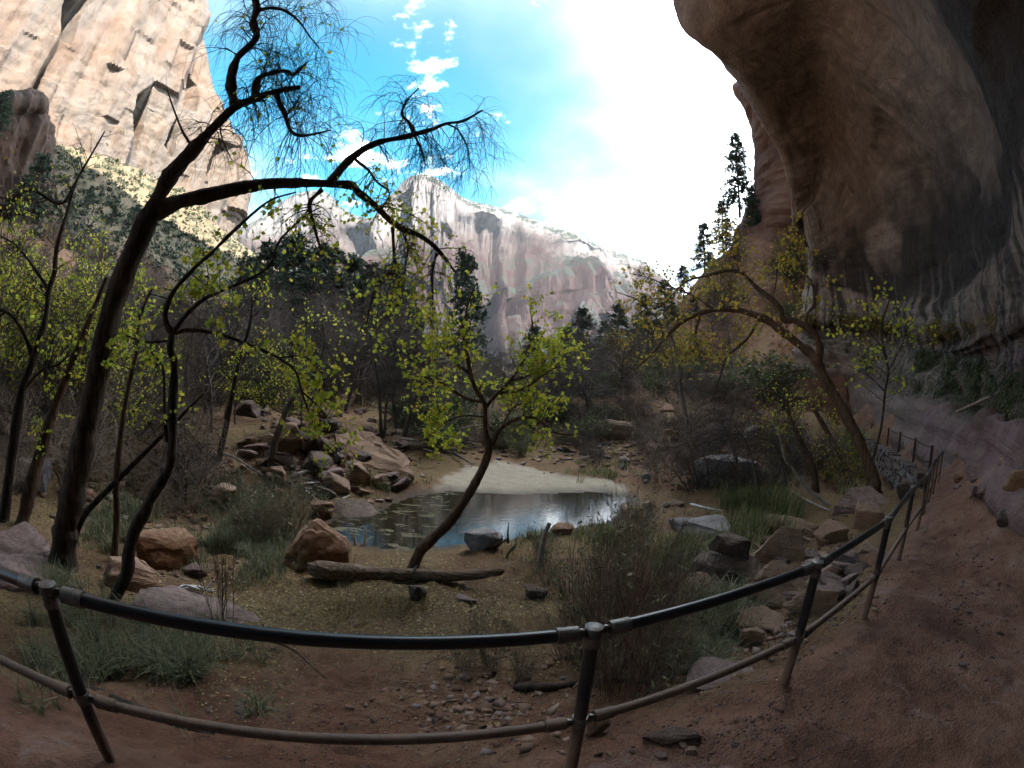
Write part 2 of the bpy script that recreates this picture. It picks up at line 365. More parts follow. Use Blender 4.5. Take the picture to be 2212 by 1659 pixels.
TZ += _rough * (1 - MPATH) * np.where(_dist < 16, 0.05, 0.0) * fbm(P3 * 8, 4, 23, gain=.6)
_ft = fbm(P3 * 2.2, 4, 31); TZ += MPATH * (0.05 * _ft + 0.022 * fbm(P3 * 6, 4, 33, gain=.5) + 0.07 * fbm(P3 * 0.9, 3, 30, ridged=True))
TZ += MSAND * 0.02 * fbm(P3 * 1.5, 3, 41)
TZ += np.where(_dist > 60, 1, 0) * 4.0 * fbm(P3 * 0.05, 4, 52) * sstep(60, 110, _dist) * (1 - sstep(-20, 40, TX))
TV = np.stack([TX, TY, TZ], -1)
def H(x, y):
    x = np.asarray(x, float); y = np.asarray(y, float)
    a = np.degrees(np.arctan2(x, y)); r = np.clip(np.hypot(x, y), RR[0], RR[-1] * 0.999)
    i = np.clip(np.searchsorted(AZ, a) - 1, 0, len(AZ) - 2); fa = np.clip((a - AZ[i]) / (AZ[i + 1] - AZ[i]), 0, 1)
    lr = np.log(r / RR[0]) / np.log(RR[1] / RR[0]); j = np.clip(lr.astype(int), 0, len(RR) - 2); fr = lr - j
    return (TZ[i, j] * (1 - fa) + TZ[i + 1, j] * fa) * (1 - fr) + (TZ[i, j + 1] * (1 - fa) + TZ[i + 1, j + 1] * fa) * fr
def ground(vx, vy, rmin=1.2, rmax=400):
    """first terrain point seen along the sight line of a picture point"""
    r = rays(vx, vy); sh = r.shape[:-1]; r = r.reshape(-1, 3)
    a = np.arctan2(r[:, 0], r[:, 1]); tn = r[:, 2] / np.hypot(r[:, 0], r[:, 1])
    q = np.geomspace(rmin, rmax, 900)
    out = np.empty((len(r), 3))
    for k in range(len(r)):
        x, y = q * math.sin(a[k]), q * math.cos(a[k]); z = CAM_H + q * tn[k]
        hit = np.nonzero(H(x, y) >= z)[0]; i = hit[0] if len(hit) else len(q) - 1
        out[k] = x[i], y[i], H(x[i], y[i])
    return out.reshape(sh + (3,))
def gp(vx, vy, **k): return ground(np.array([vx]), np.array([vy]), **k)[0]
def px(p):                                       # metres covered by one picture pixel at p
    return float(np.linalg.norm(np.asarray(p) - C0)) / FPX

# ------------------------------------------------------------------ ground materials and sheets
m = NT('ground_earth', 0.95, 0.15); p = m.pos()
n1 = m.noise(0.8, p, 8, 0.65); n2 = m.noise(6.0, p, 6, 0.7); n3 = m.noise(38.0, p, 4, 0.7)
earth = m.ramp(n1, [(0.3, (0.12, 0.055, 0.035)), (0.48, (0.23, 0.115, 0.072)), (0.62, (0.29, 0.175, 0.11)), (0.75, (0.33, 0.235, 0.155))])
earth = m.mix(m.mr(n2, 0.4, 0.68, 0, 0.65), earth, (0.075, 0.04, 0.026))
earth = m.mix(m.mr(n3, 0.58, 0.72, 0, 0.6), earth, (0.34, 0.25, 0.13))
lit = m.ramp(m.noise(22.0, p, 5, 0.75), [(0.35, (0.06, 0.04, 0.02)), (0.5, (0.17, 0.12, 0.06)), (0.62, (0.34, 0.25, 0.10)), (0.7, (0.22, 0.17, 0.08))])
earth = m.mix(m.math('MULTIPLY', m.attr('litter'), m.mr(n1, 0.3, 0.6, 0.45, 1.0)), earth, lit)
pth = m.ramp(m.noise(1.3, p, 8, 0.7), [(0.3, (0.15, 0.075, 0.05)), (0.5, (0.27, 0.14, 0.095)), (0.68, (0.33, 0.205, 0.15))])
pth = m.mix(m.mr(m.noise(1.7, p, 9, 0.78, 0.8), 0.55, 0.68, 0, 0.8), pth, (0.40, 0.31, 0.29))
pth = m.mix(m.mr(n2, 0.52, 0.68, 0, 0.5), pth, (0.075, 0.042, 0.03)); damp = m.mr(m.noise(0.55, p, 5, 0.6), 0.5, 0.62); pth = m.mix(m.math('MULTIPLY', damp, 0.55), pth, (0.085, 0.042, 0.028))
snd = m.ramp(m.noise(3.0, p, 6, 0.6), [(0.35, (0.38, 0.31, 0.23)), (0.6, (0.45, 0.38, 0.285))])
snd = m.mix(m.mr(n3, 0.5, 0.75, 0, 0.4), snd, (0.30, 0.23, 0.16))
c = m.mix(m.attr('path'), earth, pth); c = m.mix(m.attr('sand'), c, snd)
scrub = m.ramp(m.noise(0.22, p, 8, 0.75), [(0.35, (0.13, 0.095, 0.063)), (0.5, (0.085, 0.068, 0.042)), (0.6, (0.035, 0.04, 0.022)), (0.7, (0.14, 0.105, 0.07))])
c = m.mix(m.attr('far'), c, scrub)
c = m.mix(m.math('MULTIPLY', m.attr('wet'), 0.75), c, (0.055, 0.038, 0.026)); m.col(c); m.l(m.math('SUBTRACT', m.mr(m.attr('wet'), 0, 1, 0.95, 0.35), m.math('MULTIPLY', m.math('MULTIPLY', damp, m.attr('path')), 0.45)), m.b.inputs['Roughness'])
m.bump(m.math('ADD', m.math('MULTIPLY', n2, 1.0), m.math('MULTIPLY', n3, 0.6)), 1.0, 0.09)
MAT['ground'] = m.m
_lit = np.clip(0.1 + 0.9 * fbm(P3 * 0.35, 3, 61) + 0.6 * sstep(3, 7, _dist) * (1 - sstep(26, 40, _dist)), 0, 1) * (1 - MPATH) * (1 - MSAND)
_far = sstep(60, 110, _dist)
_wet = (1 - sstep(0.05, 0.75, _sd)) * (1 - 0.35 * MSAND * sstep(0, .4, _sd))
AT = dict(path=MPATH, sand=MSAND, litter=_lit, far=_far, wet=_wet)
na, nr = TX.shape
F = grid_faces(na, nr)
fm_p = MPATH.ravel()[F].mean(1) > 0.5; fm_s = MSAND.ravel()[F].mean(1) > 0.5
for nm, msk in (('ground', ~fm_p & ~fm_s), ('path', fm_p & ~fm_s), ('sand_bank', fm_s)):
    f = F[msk][:, ::-1]; u, inv = np.unique(f, return_inverse=True)
    me = mesh_np(nm, TV.reshape(-1, 3)[u], inv.reshape(-1, 4), MAT['ground'], attrs={k: v.ravel()[u] for k, v in AT.items()})
    tag(link(nm, me), kind='structure')

# pool water
m = NT('pool_water', 0.08, 0.5); p = m.pos()
al = m.mr(m.noise(1.6, m.pos((1, 2.2, 1)), 6, 0.7, 0.5), 0.54, 0.6)
xm = m.n('ShaderNodeSeparateXYZ'); m.l(p, xm.inputs[0]); al = m.math('MULTIPLY', al, m.mr(xm.outputs[0], -2.2, -0.9, 1.0, 0.0))
m.col(m.mix(al, (0.022, 0.017, 0.009), (0.12, 0.10, 0.045))); m.l(m.mr(al, 0, 1, 0.075, 0.5), m.b.inputs['Roughness'])
m.b.inputs['IOR'].default_value = 1.33
m.bump(m.noise(5.0, m.pos((0.7, 1.6, 1)), 3, 0.5), 0.06, 0.03)
MAT['water'] = m.m
pc = np.array(POOL)[:, :2].mean(0); ring = np.array([[*(pc + (np.array(q[:2]) - pc) * 1.16), WZ] for q in POOL])
V = np.vstack([ring, [[pc[0], pc[1], WZ]]]); n = len(ring)
tag(link('water', mesh_np('water', V, [[(i + 1) % n, i, n] for i in range(n)], MAT['water'])), kind='structure')

# ------------------------------------------------------------------ the alcove
NU, NV = 640, 280
G = crs(np.swapaxes(crs(NET, NU), 0, 1), NV); G = np.swapaxes(G, 0, 1)     # NU x NV
gu = (np.linspace(0, len(NET) - 1, NU) - 1)[:, None] * np.ones((1, NV)); gv = np.ones((NU, 1)) * np.linspace(0, NET.shape[1] - 1, NV)[None]
N = grid_normals(G)
if (N[NU // 2, NV // 2] @ (C0 - G[NU // 2, NV // 2])) < 0: N = -N
lowm = sstep(8.2, 9.2, gv)
nz = 0.9 * fbm(G * 0.09, 4, 71) * (1 - sstep(5, 9, gv)) + 0.30 * fbm(G * np.array([.5, .5, .35]), 4, 72) + 0.10 * fbm(G * 1.9, 4, 73)
strata = fbm(np.stack([G[..., 0] * .05, G[..., 1] * .05, G[..., 2] * 1.6], -1), 3, 74)
nz += 0.4 * strata * sstep(5.8, 6.6, gv)
nz += lowm * (1 - sstep(9.4, 9.9, gv)) * 0.22 * steps(gu * 3 + gv, gv * 2, 500, 1, 6)
flute = fbm(np.stack([G[..., 0] * .9, G[..., 1] * .9, G[..., 2] * .06], -1), 4, 75, ridged=True)
slab = steps(gu * 1.1 + 0.25 * gv, gv * 1.6 + 0.2 * gu, 520, 1, 10) + 0.5 * steps(gu * 2.7 - 0.4 * gv, gv * 3.1, 530, 1, 8)
nz += 0.16 * slab * sstep(2.2, 2.8, gv) * (1 - sstep(5.0, 5.4, gv))
nz += 0.24 * flute * sstep(5.6, 6.2, gv) * (1 - sstep(7.2, 8, gv))
nz *= np.clip(sstep(0, 0.5, 10.8 - gv), 0.1, 1)
G2 = G + N * nz[..., None]
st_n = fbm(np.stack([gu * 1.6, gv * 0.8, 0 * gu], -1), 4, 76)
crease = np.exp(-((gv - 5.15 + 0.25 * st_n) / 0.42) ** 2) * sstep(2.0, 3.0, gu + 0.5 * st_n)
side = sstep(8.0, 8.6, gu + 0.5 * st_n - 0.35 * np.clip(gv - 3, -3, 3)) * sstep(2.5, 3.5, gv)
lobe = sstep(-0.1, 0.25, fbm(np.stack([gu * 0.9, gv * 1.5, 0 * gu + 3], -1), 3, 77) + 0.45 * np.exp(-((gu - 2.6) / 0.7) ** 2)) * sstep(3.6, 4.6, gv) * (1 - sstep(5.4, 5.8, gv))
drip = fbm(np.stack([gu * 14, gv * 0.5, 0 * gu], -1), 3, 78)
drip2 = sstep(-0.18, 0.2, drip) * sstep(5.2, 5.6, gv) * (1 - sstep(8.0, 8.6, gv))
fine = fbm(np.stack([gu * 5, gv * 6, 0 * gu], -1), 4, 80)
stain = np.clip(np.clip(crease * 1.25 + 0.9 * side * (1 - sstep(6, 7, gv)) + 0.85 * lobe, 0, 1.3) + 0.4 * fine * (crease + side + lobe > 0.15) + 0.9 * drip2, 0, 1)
rimw = np.exp(-((gu - 1.25 - 0.35 * np.clip(3.5 - gv, 0, 2)) / 0.30) ** 2) * sstep(2.3, 3.0, gv) * (1 - sstep(7, 7.6, gv)) * sstep(-.35, .2, fbm(np.stack([gu * 26, gv * 1.2, 0 * gu + 5], -1), 3, 83))
white = 0.75 * rimw + (1 - sstep(5.5, 7, gu)) * sstep(0.25, 0.5, fbm(np.stack([gu * 20, gv * 0.45, 0 * gu + 9], -1), 2, 79)) * (sstep(4.6, 5.4, gv) * (1 - sstep(8, 8.8, gv)) * 0.35 + np.exp(-((gu - 1.1) / 0.35) ** 2) * sstep(3, 4, gv) * (1 - sstep(7, 7.6, gv)))
purple = sstep(7.3, 7.8, gv + 0.3 * st_n) * sstep(4.5, 6, gu + st_n) * (1 - 0.7 * sstep(-.1, .3, fine)) + 0.35 * sstep(9, 9.6, gv)
moss = sstep(7.6, 8.4, gv + 0.5 * st_n) * (1 - sstep(9.3, 9.8, gv + 0.6 * st_n))
m = NT('alcove_sandstone', 0.88, 0.25); p = m.pos()
n1 = m.noise(0.16, p, 8, 0.62, 0.5); n2 = m.noise(1.4, p, 8, 0.7); n3 = m.noise(7.0, p, 6, 0.7)
c = m.ramp(n1, [(0.3, (0.175, 0.125, 0.098)), (0.48, (0.265, 0.205, 0.168)), (0.6, (0.32, 0.255, 0.21)), (0.74, (0.26, 0.185, 0.143))])
cx = m.n('ShaderNodeCombineXYZ'); m.l(m.math('MULTIPLY', m.attr('su'), 0.9), cx.inputs[0]); m.l(m.math('MULTIPLY', m.attr('sv'), 5.0), cx.inputs[1]); bnd = m.noise(1.0, cx.outputs[0], 8, 0.68, 1.2)
c = m.mix(m.mr(bnd, 0.42, 0.64, 0, 0.75), c, (0.135, 0.098, 0.078)); c = m.mix(m.mr(bnd, 0.38, 0.28, 0, 0.6), c, (0.42, 0.34, 0.27)); crk = m.n('ShaderNodeTexVoronoi', feature='DISTANCE_TO_EDGE'); crk.inputs['Scale'].default_value = 0.55; m.l(m.pos((1, 1, 1.5)), crk.inputs['Vector']); c = m.mix(m.math('MULTIPLY', m.mr(crk.outputs['Distance'], 0.0, 0.03, 0.7, 0.0), m.mr(n1, 0.45, 0.6)), c, (0.05, 0.035, 0.03))
c = m.mix(m.mr(n2, 0.42, 0.7, 0, 0.55), c, (0.11, 0.068, 0.045))
c = m.mix(m.attr('purple'), c, m.ramp(n2, [(0.3, (0.13, 0.075, 0.075)), (0.55, (0.23, 0.145, 0.14)), (0.7, (0.30, 0.2, 0.19))]))
c = m.mix(m.math('MULTIPLY', m.attr('moss'), m.mr(n2, 0.4, 0.6, 0.1, 0.9)), c, (0.065, 0.055, 0.028))
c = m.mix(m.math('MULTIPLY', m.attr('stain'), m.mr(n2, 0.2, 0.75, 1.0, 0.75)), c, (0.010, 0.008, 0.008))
c = m.mix(m.math('MULTIPLY', m.attr('white'), m.mr(n3, 0.3, 0.6, 0.3, 0.9)), c, (0.42, 0.38, 0.34))
m.col(c); m.bump(m.math('ADD', m.math('ADD', n2, m.math('MULTIPLY', n3, 0.35)), m.math('MULTIPLY', bnd, 0.8)), 0.9, 0.3)
MAT['alcove'] = m.m
Fa = grid_faces(NU, NV)
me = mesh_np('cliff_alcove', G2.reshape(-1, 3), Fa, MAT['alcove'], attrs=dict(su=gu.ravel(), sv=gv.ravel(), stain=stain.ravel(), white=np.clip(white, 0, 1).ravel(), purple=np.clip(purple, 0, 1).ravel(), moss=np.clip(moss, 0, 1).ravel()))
tag(link('cliff_alcove', me), 'dark overhanging sandstone alcove roof and stained back wall beside the trail', kind='structure')

# ------------------------------------------------------------------ far cliffs
def loft(name, net, nu, nv, mat, disp, kind='structure', label=None, flip=False):
    net = np.array(net, float)
    g = np.swapaxes(crs(np.swapaxes(crs(net, nu), 0, 1), nv), 0, 1); nn = grid_normals(g)
    if (nn[nu // 2, nv // 2] @ (C0 - g[nu // 2, nv // 2])) < 0: nn = -nn
    u = np.linspace(0, 1, nu)[:, None] * np.ones((1, nv)); v = np.ones((nu, 1)) * np.linspace(0, 1, nv)[None]
    g = g + nn * disp(g, u, v)[..., None]
    me = mesh_np(name, g.reshape(-1, 3), grid_faces(nu, nv), mat, smooth=True); me.set_sharp_from_angle(angle=math.radians(28))
    o = link(name, me); tag(o, label, kind=kind); return o
# sunlit cliff on the left
m = NT('left_cliff_sandstone', 0.95, 0.1); p = m.pos()
n1 = m.noise(0.03, p, 9, 0.65, 0.5); n2 = m.noise(0.25, m.pos((1, 1, 0.35)), 8, 0.7); n3 = m.noise(0.09, m.pos((1, 1, 0.12)), 6, 0.6)
c = m.ramp(n1, [(0.3, (0.09, 0.055, 0.037)), (0.42, (0.105, 0.078, 0.061)), (0.58, (0.108, 0.093, 0.08)), (0.72, (0.095, 0.063, 0.042))])
c = m.mix(m.mr(n3, 0.48, 0.62, 0, 0.75), c, (0.092, 0.081, 0.074)); c = m.mix(m.mr(n2, 0.45, 0.68, 0, 0.75), c, (0.07, 0.047, 0.033)); n4 = m.noise(0.5, p, 6, 0.75); c = m.mix(m.mr(n4, 0.6, 0.68, 0, 0.6), c, (0.10, 0.11, 0.07))
m.col(c); m.bump(n2, 0.8, 1.5); MAT['left_cliff'] = m.m
LC = []
for (xs, d) in (((-330, -330, -330, -330, -330), 120), ((-150, -150, -150, -150, -150), 138), ((0, 0, 0, 0, 0), 150), ((140, 130, 120, 110, 100), 160), ((260, 250, 240, 225, 210), 172), ((350, 350, 345, 330, 315), 183), ((390, 420, 450, 440, 430), 192), ((402, 445, 490, 522, 505), 200), ((398, 438, 482, 516, 512), 222), ((380, 420, 465, 500, 505), 262)):
    ys = (-260, 130, 270, 380, 520)
    ys = (ys[0], ys[1], ys[2], ys[3], ys[4])
    LC.append([at(xs[0], -420, d * 1.05)] + [at(x, y, d) for x, y in zip(xs, (-180, 150, 280, 400, 560))])
def proj(p):
    q = p - C0; q = q / np.linalg.norm(q, axis=-1, keepdims=True); c_ = np.clip(q @ CF, -1, 1); t = np.arccos(c_); a_, b_ = q @ CR, q @ CU; h = np.hypot(a_, b_) + 1e-9
    return 1106 + t * FPX * a_ / h, 829.5 - t * FPX * b_ / h
NICHES = [([(133, -20), (196, -20), (172, 40), (150, 95), (128, 80)], 16), ([(262, 262), (272, 222), (318, 190), (300, 270), (282, 332), (266, 300)], 12), ([(345, 320), (378, 248), (386, 258), (362, 345)], 8), ([(430, 385), (452, 310), (500, 330), (508, 410), (440, 420)], 8), ([(392, 235), (400, 165), (428, 185), (420, 245)], 8), ([(64, 208), (86, 145), (100, 142), (80, 212)], 5)]
def d_left(g, u, v):
    PX, PY = proj(g); nich = 0
    ang = (g[..., 0] * 0.6 + g[..., 1] * 0.8)
    q = np.stack([ang * 0.045 + g[..., 2] * 0.012, 0 * u, g[..., 2] * 0.010], -1)
    rib = fbm(q, 3, 91, gain=0.45)
    q2 = np.stack([ang * 0.11 + g[..., 2] * 0.03, 0 * u, g[..., 2] * 0.02], -1)
    r2 = fbm(q2, 4, 92)
    blocks = np.round(fbm(np.stack([ang * .06, 0 * u, g[..., 2] * .035], -1), 3, 93) * 4) / 4
    lean = ang - 0.06 * g[..., 2]
    dd = 4 * steps(lean * 0.028, g[..., 2] * 0.008, 300, 1, 9) + 1.6 * steps(lean * 0.07, g[..., 2] * 0.02, 310, 1, 6) + 0.8 * steps(lean * 0.17, g[..., 2] * 0.05, 320, 1, 5) + 4 * rib + 1.1 * fbm(g * 0.16, 5, 94) + 0.2 * fbm(g * np.array([.1, .1, .5]), 3, 95)
    wx = 3.5 * fbm(g * 0.12, 3, 97)
    for poly, dep in NICHES:
        sd_ = np.where(in_poly(poly, PX + wx, PY), 1, -1) * poly_dist(poly, PX + wx, PY); xs_ = [q_[0] for q_ in poly]; wdg = np.clip((max(xs_) - PX - wx) / (max(xs_) - min(xs_)), .12, 1); nich = nich + dep * sstep(-0.8, 1.6, sd_) * wdg
    return dd * np.clip(sstep(1.0, 0.8, u), 0.25, 1) - nich
loft('cliff_left', LC, 480, 300, MAT['left_cliff'], d_left, label='tall sunlit cream and orange cliff rising on the left')
# dark outcrop in shade on the left talus
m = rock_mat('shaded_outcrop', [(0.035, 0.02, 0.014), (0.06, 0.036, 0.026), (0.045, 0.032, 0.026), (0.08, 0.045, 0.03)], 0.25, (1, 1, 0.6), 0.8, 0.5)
OC = []
for xs, d in (((-320,) * 5, 80), ((-160,) * 5, 88), ((-40,) * 5, 93), ((55, 60, 65, 70, 70), 96), ((86, 95, 103, 106, 106), 99), ((88, 97, 105, 108, 110), 108), ((80, 88, 96, 100, 104), 125)):
    yt = 185 if xs[0] < -60 else 212
    OC.append([at(xs[0] - 60, yt - 4, d + 22)] + [at(x, y, d) for x, y in zip(xs, (yt, yt + 40, 300, 380, 470))])
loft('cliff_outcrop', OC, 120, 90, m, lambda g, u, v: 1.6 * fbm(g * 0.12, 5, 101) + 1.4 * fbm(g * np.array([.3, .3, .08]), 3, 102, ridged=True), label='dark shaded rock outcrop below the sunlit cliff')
# far mesa
m = NT('mesa_rock', 0.95, 0.1); p = m.pos()
xyz = m.n('ShaderNodeSeparateXYZ'); m.l(p, xyz.inputs[0])
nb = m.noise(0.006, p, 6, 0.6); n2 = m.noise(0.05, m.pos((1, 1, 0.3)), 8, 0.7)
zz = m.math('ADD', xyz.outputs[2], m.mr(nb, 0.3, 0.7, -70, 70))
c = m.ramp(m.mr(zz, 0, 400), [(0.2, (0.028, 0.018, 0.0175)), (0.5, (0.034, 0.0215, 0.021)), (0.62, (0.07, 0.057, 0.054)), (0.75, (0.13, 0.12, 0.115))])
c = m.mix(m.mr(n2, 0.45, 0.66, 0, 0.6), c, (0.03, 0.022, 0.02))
geo = m.n('ShaderNodeNewGeometry'); nzv = m.n('ShaderNodeSeparateXYZ'); m.l(geo.outputs['True Normal'], nzv.inputs[0])
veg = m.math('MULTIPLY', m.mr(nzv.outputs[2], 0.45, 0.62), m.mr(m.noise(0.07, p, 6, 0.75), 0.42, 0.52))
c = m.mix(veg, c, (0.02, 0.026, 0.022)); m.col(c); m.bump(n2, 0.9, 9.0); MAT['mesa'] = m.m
SIL = [(300, 560, 1250), (420, 520, 1200), (520, 492, 1150), (565, 470, 1120), (605, 440, 1080), (645, 419, 1050), (700, 416, 1040), (740, 452, 1060), (770, 468, 1060), (805, 470, 1000), (845, 425, 960), (878, 388, 930), (920, 380, 920), (958, 397, 920), (1005, 432, 925), (1060, 446, 940), (1110, 460, 960), (1180, 486, 1000), (1250, 516, 1050), (1310, 540, 1100), (1380, 562, 1160), (1430, 598, 1210), (1480, 640, 1270), (1600, 700, 1350)]
MS = []
for x, y, d in SIL:
    base = 800; h = base - y
    MS.append([at(x + 5, y + 6, d + 260), at(x, y, d + 40), at(x, y + 0.16 * h, d), at(x, y + 0.34 * h, d - 40), at(x, y + 0.42 * h, d - 110), at(x, y + 0.60 * h, d - 135), at(x, y + 0.82 * h, d - 170), at(x, y + 1.0 * h, d - 300), at(x, y + 1.0 * h + 90, d - 420)])
def d_mesa(g, u, v):
    a = u * 40
    rib = fbm(np.stack([a * 0.4, v * 1.6, 0 * u], -1), 5, 111, gain=.6)
    r2 = fbm(np.stack([a * 1.6, v * 4, 0 * u], -1), 5, 112, gain=.6)
    big = fbm(np.stack([a * 0.22, 0 * v, 0 * u], -1), 2, 113)
    led = fbm(np.stack([a * .3, v * 14, 0 * u], -1), 3, 114)
    lo = sstep(0.42, 0.55, v)
    st = 62 * steps(a * 0.42, v * .5, 400, 1, 3) + 26 * steps(a * 1.1, v * .9, 410, 1, 3)
    return (st * (.5 + .7 * lo) + (22 + 14 * lo) * rib + (14 + 10 * lo) * r2 + 45 * big + 9 * led + 9 * fbm(g * 0.02, 5, 115, gain=.6)) * sstep(0.10, 0.24, v)
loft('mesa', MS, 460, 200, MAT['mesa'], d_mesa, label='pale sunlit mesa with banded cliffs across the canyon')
# shaded brown buttress on the right, behind the alcove rim
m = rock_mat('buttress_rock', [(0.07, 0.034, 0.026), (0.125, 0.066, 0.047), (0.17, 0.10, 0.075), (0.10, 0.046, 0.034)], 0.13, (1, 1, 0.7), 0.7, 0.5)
BT = []
for dx, d in ((14, 108), (4, 92), (0, 84), (22, 79), (60, 76), (110, 76), (180, 80), (300, 86)):
    prof = [(1640, 120), (1606, 170), (1586, 190), (1606, 236), (1620, 292), (1634, 350), (1634, 400), (1612, 450), (1585, 520), (1560, 620), (1545, 700)]
    BT.append([at(x + dx, y, d + (8 if k == 0 else 0) - (4 if 1 < k < 4 else 0)) for k, (x, y) in enumerate(prof)])
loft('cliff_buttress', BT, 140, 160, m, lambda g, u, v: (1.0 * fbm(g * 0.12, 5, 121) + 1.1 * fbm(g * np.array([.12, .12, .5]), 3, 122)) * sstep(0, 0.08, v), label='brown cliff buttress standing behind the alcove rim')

# ------------------------------------------------------------------ tubes, twigs, leaves
RNG = np.random.default_rng(7)
def frames(P):
    """P: N,K,3 -> two perpendicular unit vectors per point"""
    T = np.gradient(P, axis=1); T /= np.linalg.norm(T, axis=-1, keepdims=True) + 1e-9
    m0 = T.mean(1); ref = np.where(np.abs(m0[:, 2:3]) > 0.8, np.array([[1.0, 0.15, 0]]), np.array([[0.1, 0.05, 1.0]]))
    A = np.cross(T, ref[:, None, :]); A /= np.linalg.norm(A, axis=-1, keepdims=True) + 1e-9
    return A, np.cross(T, A)
def tubes(P, R, sides=6, cap=True):
    P = np.asarray(P, float); R = np.asarray(R, float)
    if P.ndim == 2: P, R = P[None], R[None]
    n, k, _ = P.shape; A, B = frames(P)
    th = np.arange(sides) * 2 * math.pi / sides
    V = P[:, :, None] + R[:, :, None, None] * (np.cos(th)[None, None, :, None] * A[:, :, None] + np.sin(th)[None, None, :, None] * B[:, :, None])
    f = grid_faces(k, sides, wrap=True)
    F = (f[None] + (np.arange(n) * k * sides)[:, None, None]).reshape(-1, 4)
    return V.reshape(-1, 3), F
def join(parts):
    Vs, Fs, o = [], [], 0
    for V, F in parts:
        Vs.append(V); Fs.append(F + o); o += len(V)
    return np.concatenate(Vs), np.concatenate(Fs)
def unit(v): return v / (np.linalg.norm(v, axis=-1, keepdims=True) + 1e-9)
def sprout(P, R, per, length, spread, grav, rng, tmin=0.15, tmax=1.0, rfac=0.55, K=5, wig=0.12, rend=0.35, rmin=0.0, gcurve=0.0, rmax=0.011):
    """children twigs on parents P (N,K,3); grav added to direction (negative droops)"""
    n, k, _ = P.shape; N = int(n * per)
    if N < 1: N = 1
    pi = rng.integers(0, n, N); t = tmin + (tmax - tmin) * rng.random(N); s = t * (k - 1); i = np.minimum(s.astype(int), k - 2); f = (s - i)[:, None]
    base = P[pi, i] * (1 - f) + P[pi, i + 1] * f; tan = unit(P[pi, i + 1] - P[pi, i])
    r0 = R[pi, i] * (1 - f[:, 0]) + R[pi, i + 1] * f[:, 0]
    rd = unit(rng.normal(size=(N, 3))); rd = unit(rd - (rd * tan).sum(-1, keepdims=True) * tan)
    d = unit(tan * (1 - spread) + rd * spread + np.array([0, 0, grav]))
    L = length[0] + (length[1] - length[0]) * rng.random(N)
    out = np.empty((N, K, 3)); p = base.copy(); out[:, 0] = p
    for q in range(1, K):
        d = unit(d + rng.normal(size=(N, 3)) * wig + np.array([0, 0, gcurve]) * q / K)
        p = p + d * (L / (K - 1))[:, None]; out[:, q] = p
    rr = np.clip(r0 * rfac, rmin, max(rmax, rmin))[:, None] * np.linspace(1, rend, K)[None]
    return out, np.maximum(rr, rmin * rend)
_mo = [(90, 1.0), (66, .56), (40, .86), (14, .46), (-22, .58), (-60, .36)]
MAPLE = np.array([[r * math.cos(math.radians(a)), r * math.sin(math.radians(a))] for a, r in _mo] + [[-r * math.cos(math.radians(a)), r * math.sin(math.radians(a))] for a, r in _mo[:0:-1]])
MAPLE[:, 1] += 0.35
OVAL = np.array([[0, 0], [.32, .3], [.34, .62], [0, 1.05], [-.34, .62], [-.32, .3]])
NEEDLE = np.array([[-.12, 0], [.12, 0], [.1, .6], [0, 1.0], [-.1, .6]])
QUAD = np.array([[0, 0], [.42, .45], [0, 1.0], [-.42, .45]])
def leaves(C, size, rng, shape=MAPLE, up=-0.3, curl=0.25, dirs=None):
    n = len(C); k = len(shape)
    ax = unit((rng.normal(size=(n, 3)) if dirs is None else dirs + 0.5 * rng.normal(size=(n, 3))) + np.array([0, 0, up]))
    sd = unit(np.cross(ax, rng.normal(size=(n, 3)))); nm = np.cross(sd, ax)
    s = size[0] + (size[1] - size[0]) * rng.random(n)
    x, y = shape[:, 0], shape[:, 1]; z = -curl * (x ** 2) - 0.15 * y ** 2
    V = C[:, None] + s[:, None, None] * (x[None, :, None] * sd[:, None] + y[None, :, None] * ax[:, None] + z[None, :, None] * nm[:, None])
    return V.reshape(-1, 3), np.arange(n * k).reshape(n, k)
def along(P, n, rng, tmin=0.3):
    N, K, _ = P.shape; pi = rng.integers(0, N, n); s = (tmin + (1 - tmin) * rng.random(n)) * (K - 1) * 0.999; i = s.astype(int); f = (s - i)[:, None]
    return P[pi, i] * (1 - f) + P[pi, i + 1] * f

def leaf_mat(name, stops, trans=0.45):
    m = NT(name, 0.6, 0.25); g = m.n('ShaderNodeNewGeometry')
    c = m.ramp(g.outputs['Random Per Island'], stops); m.col(c)
    tr = m.n('ShaderNodeBsdfTranslucent'); m.l(c, tr.inputs[0])
    ms = m.n('ShaderNodeMixShader'); ms.inputs[0].default_value = trans
    m.l(m.b.outputs[0], ms.inputs[1]); m.l(tr.outputs[0], ms.inputs[2]); m.l(ms.outputs[0], m.out.inputs[0])
    return m.m
def bark_mat(name, a, b, sc_=14, zst=0.25):
    m = NT(name, 0.92, 0.15); p = m.pos((1, 1, zst), True); n = m.noise(sc_, p, 7, 0.7); n2 = m.noise(sc_ * 0.2, p, 3, 0.5)
    m.col(m.mix(m.mr(n2, 0.4, 0.7, 0, 0.5), m.ramp(n, [(0.35, a), (0.65, b)]), tuple(0.6 * x for x in a))); m.bump(n, 0.9, 0.02); return m.m
MAT['bark_dark'] = bark_mat('bark_dark', (0.025, 0.018, 0.014), (0.10, 0.072, 0.056))
MAT['bark_brown'] = bark_mat('bark_brown', (0.065, 0.038, 0.024), (0.17, 0.11, 0.075))
MAT['bark_grey'] = bark_mat('bark_grey', (0.09, 0.075, 0.065), (0.21, 0.18, 0.155))
MAT['twig_grey'] = bark_mat('twig_grey', (0.075, 0.058, 0.05), (0.15, 0.118, 0.10), 6)
MAT['twig_dark'] = bark_mat('twig_dark', (0.028, 0.020, 0.016), (0.065, 0.045, 0.036), 6)
MAT['twig_tan'] = bark_mat('twig_tan', (0.17, 0.125, 0.095), (0.30, 0.235, 0.18), 6)
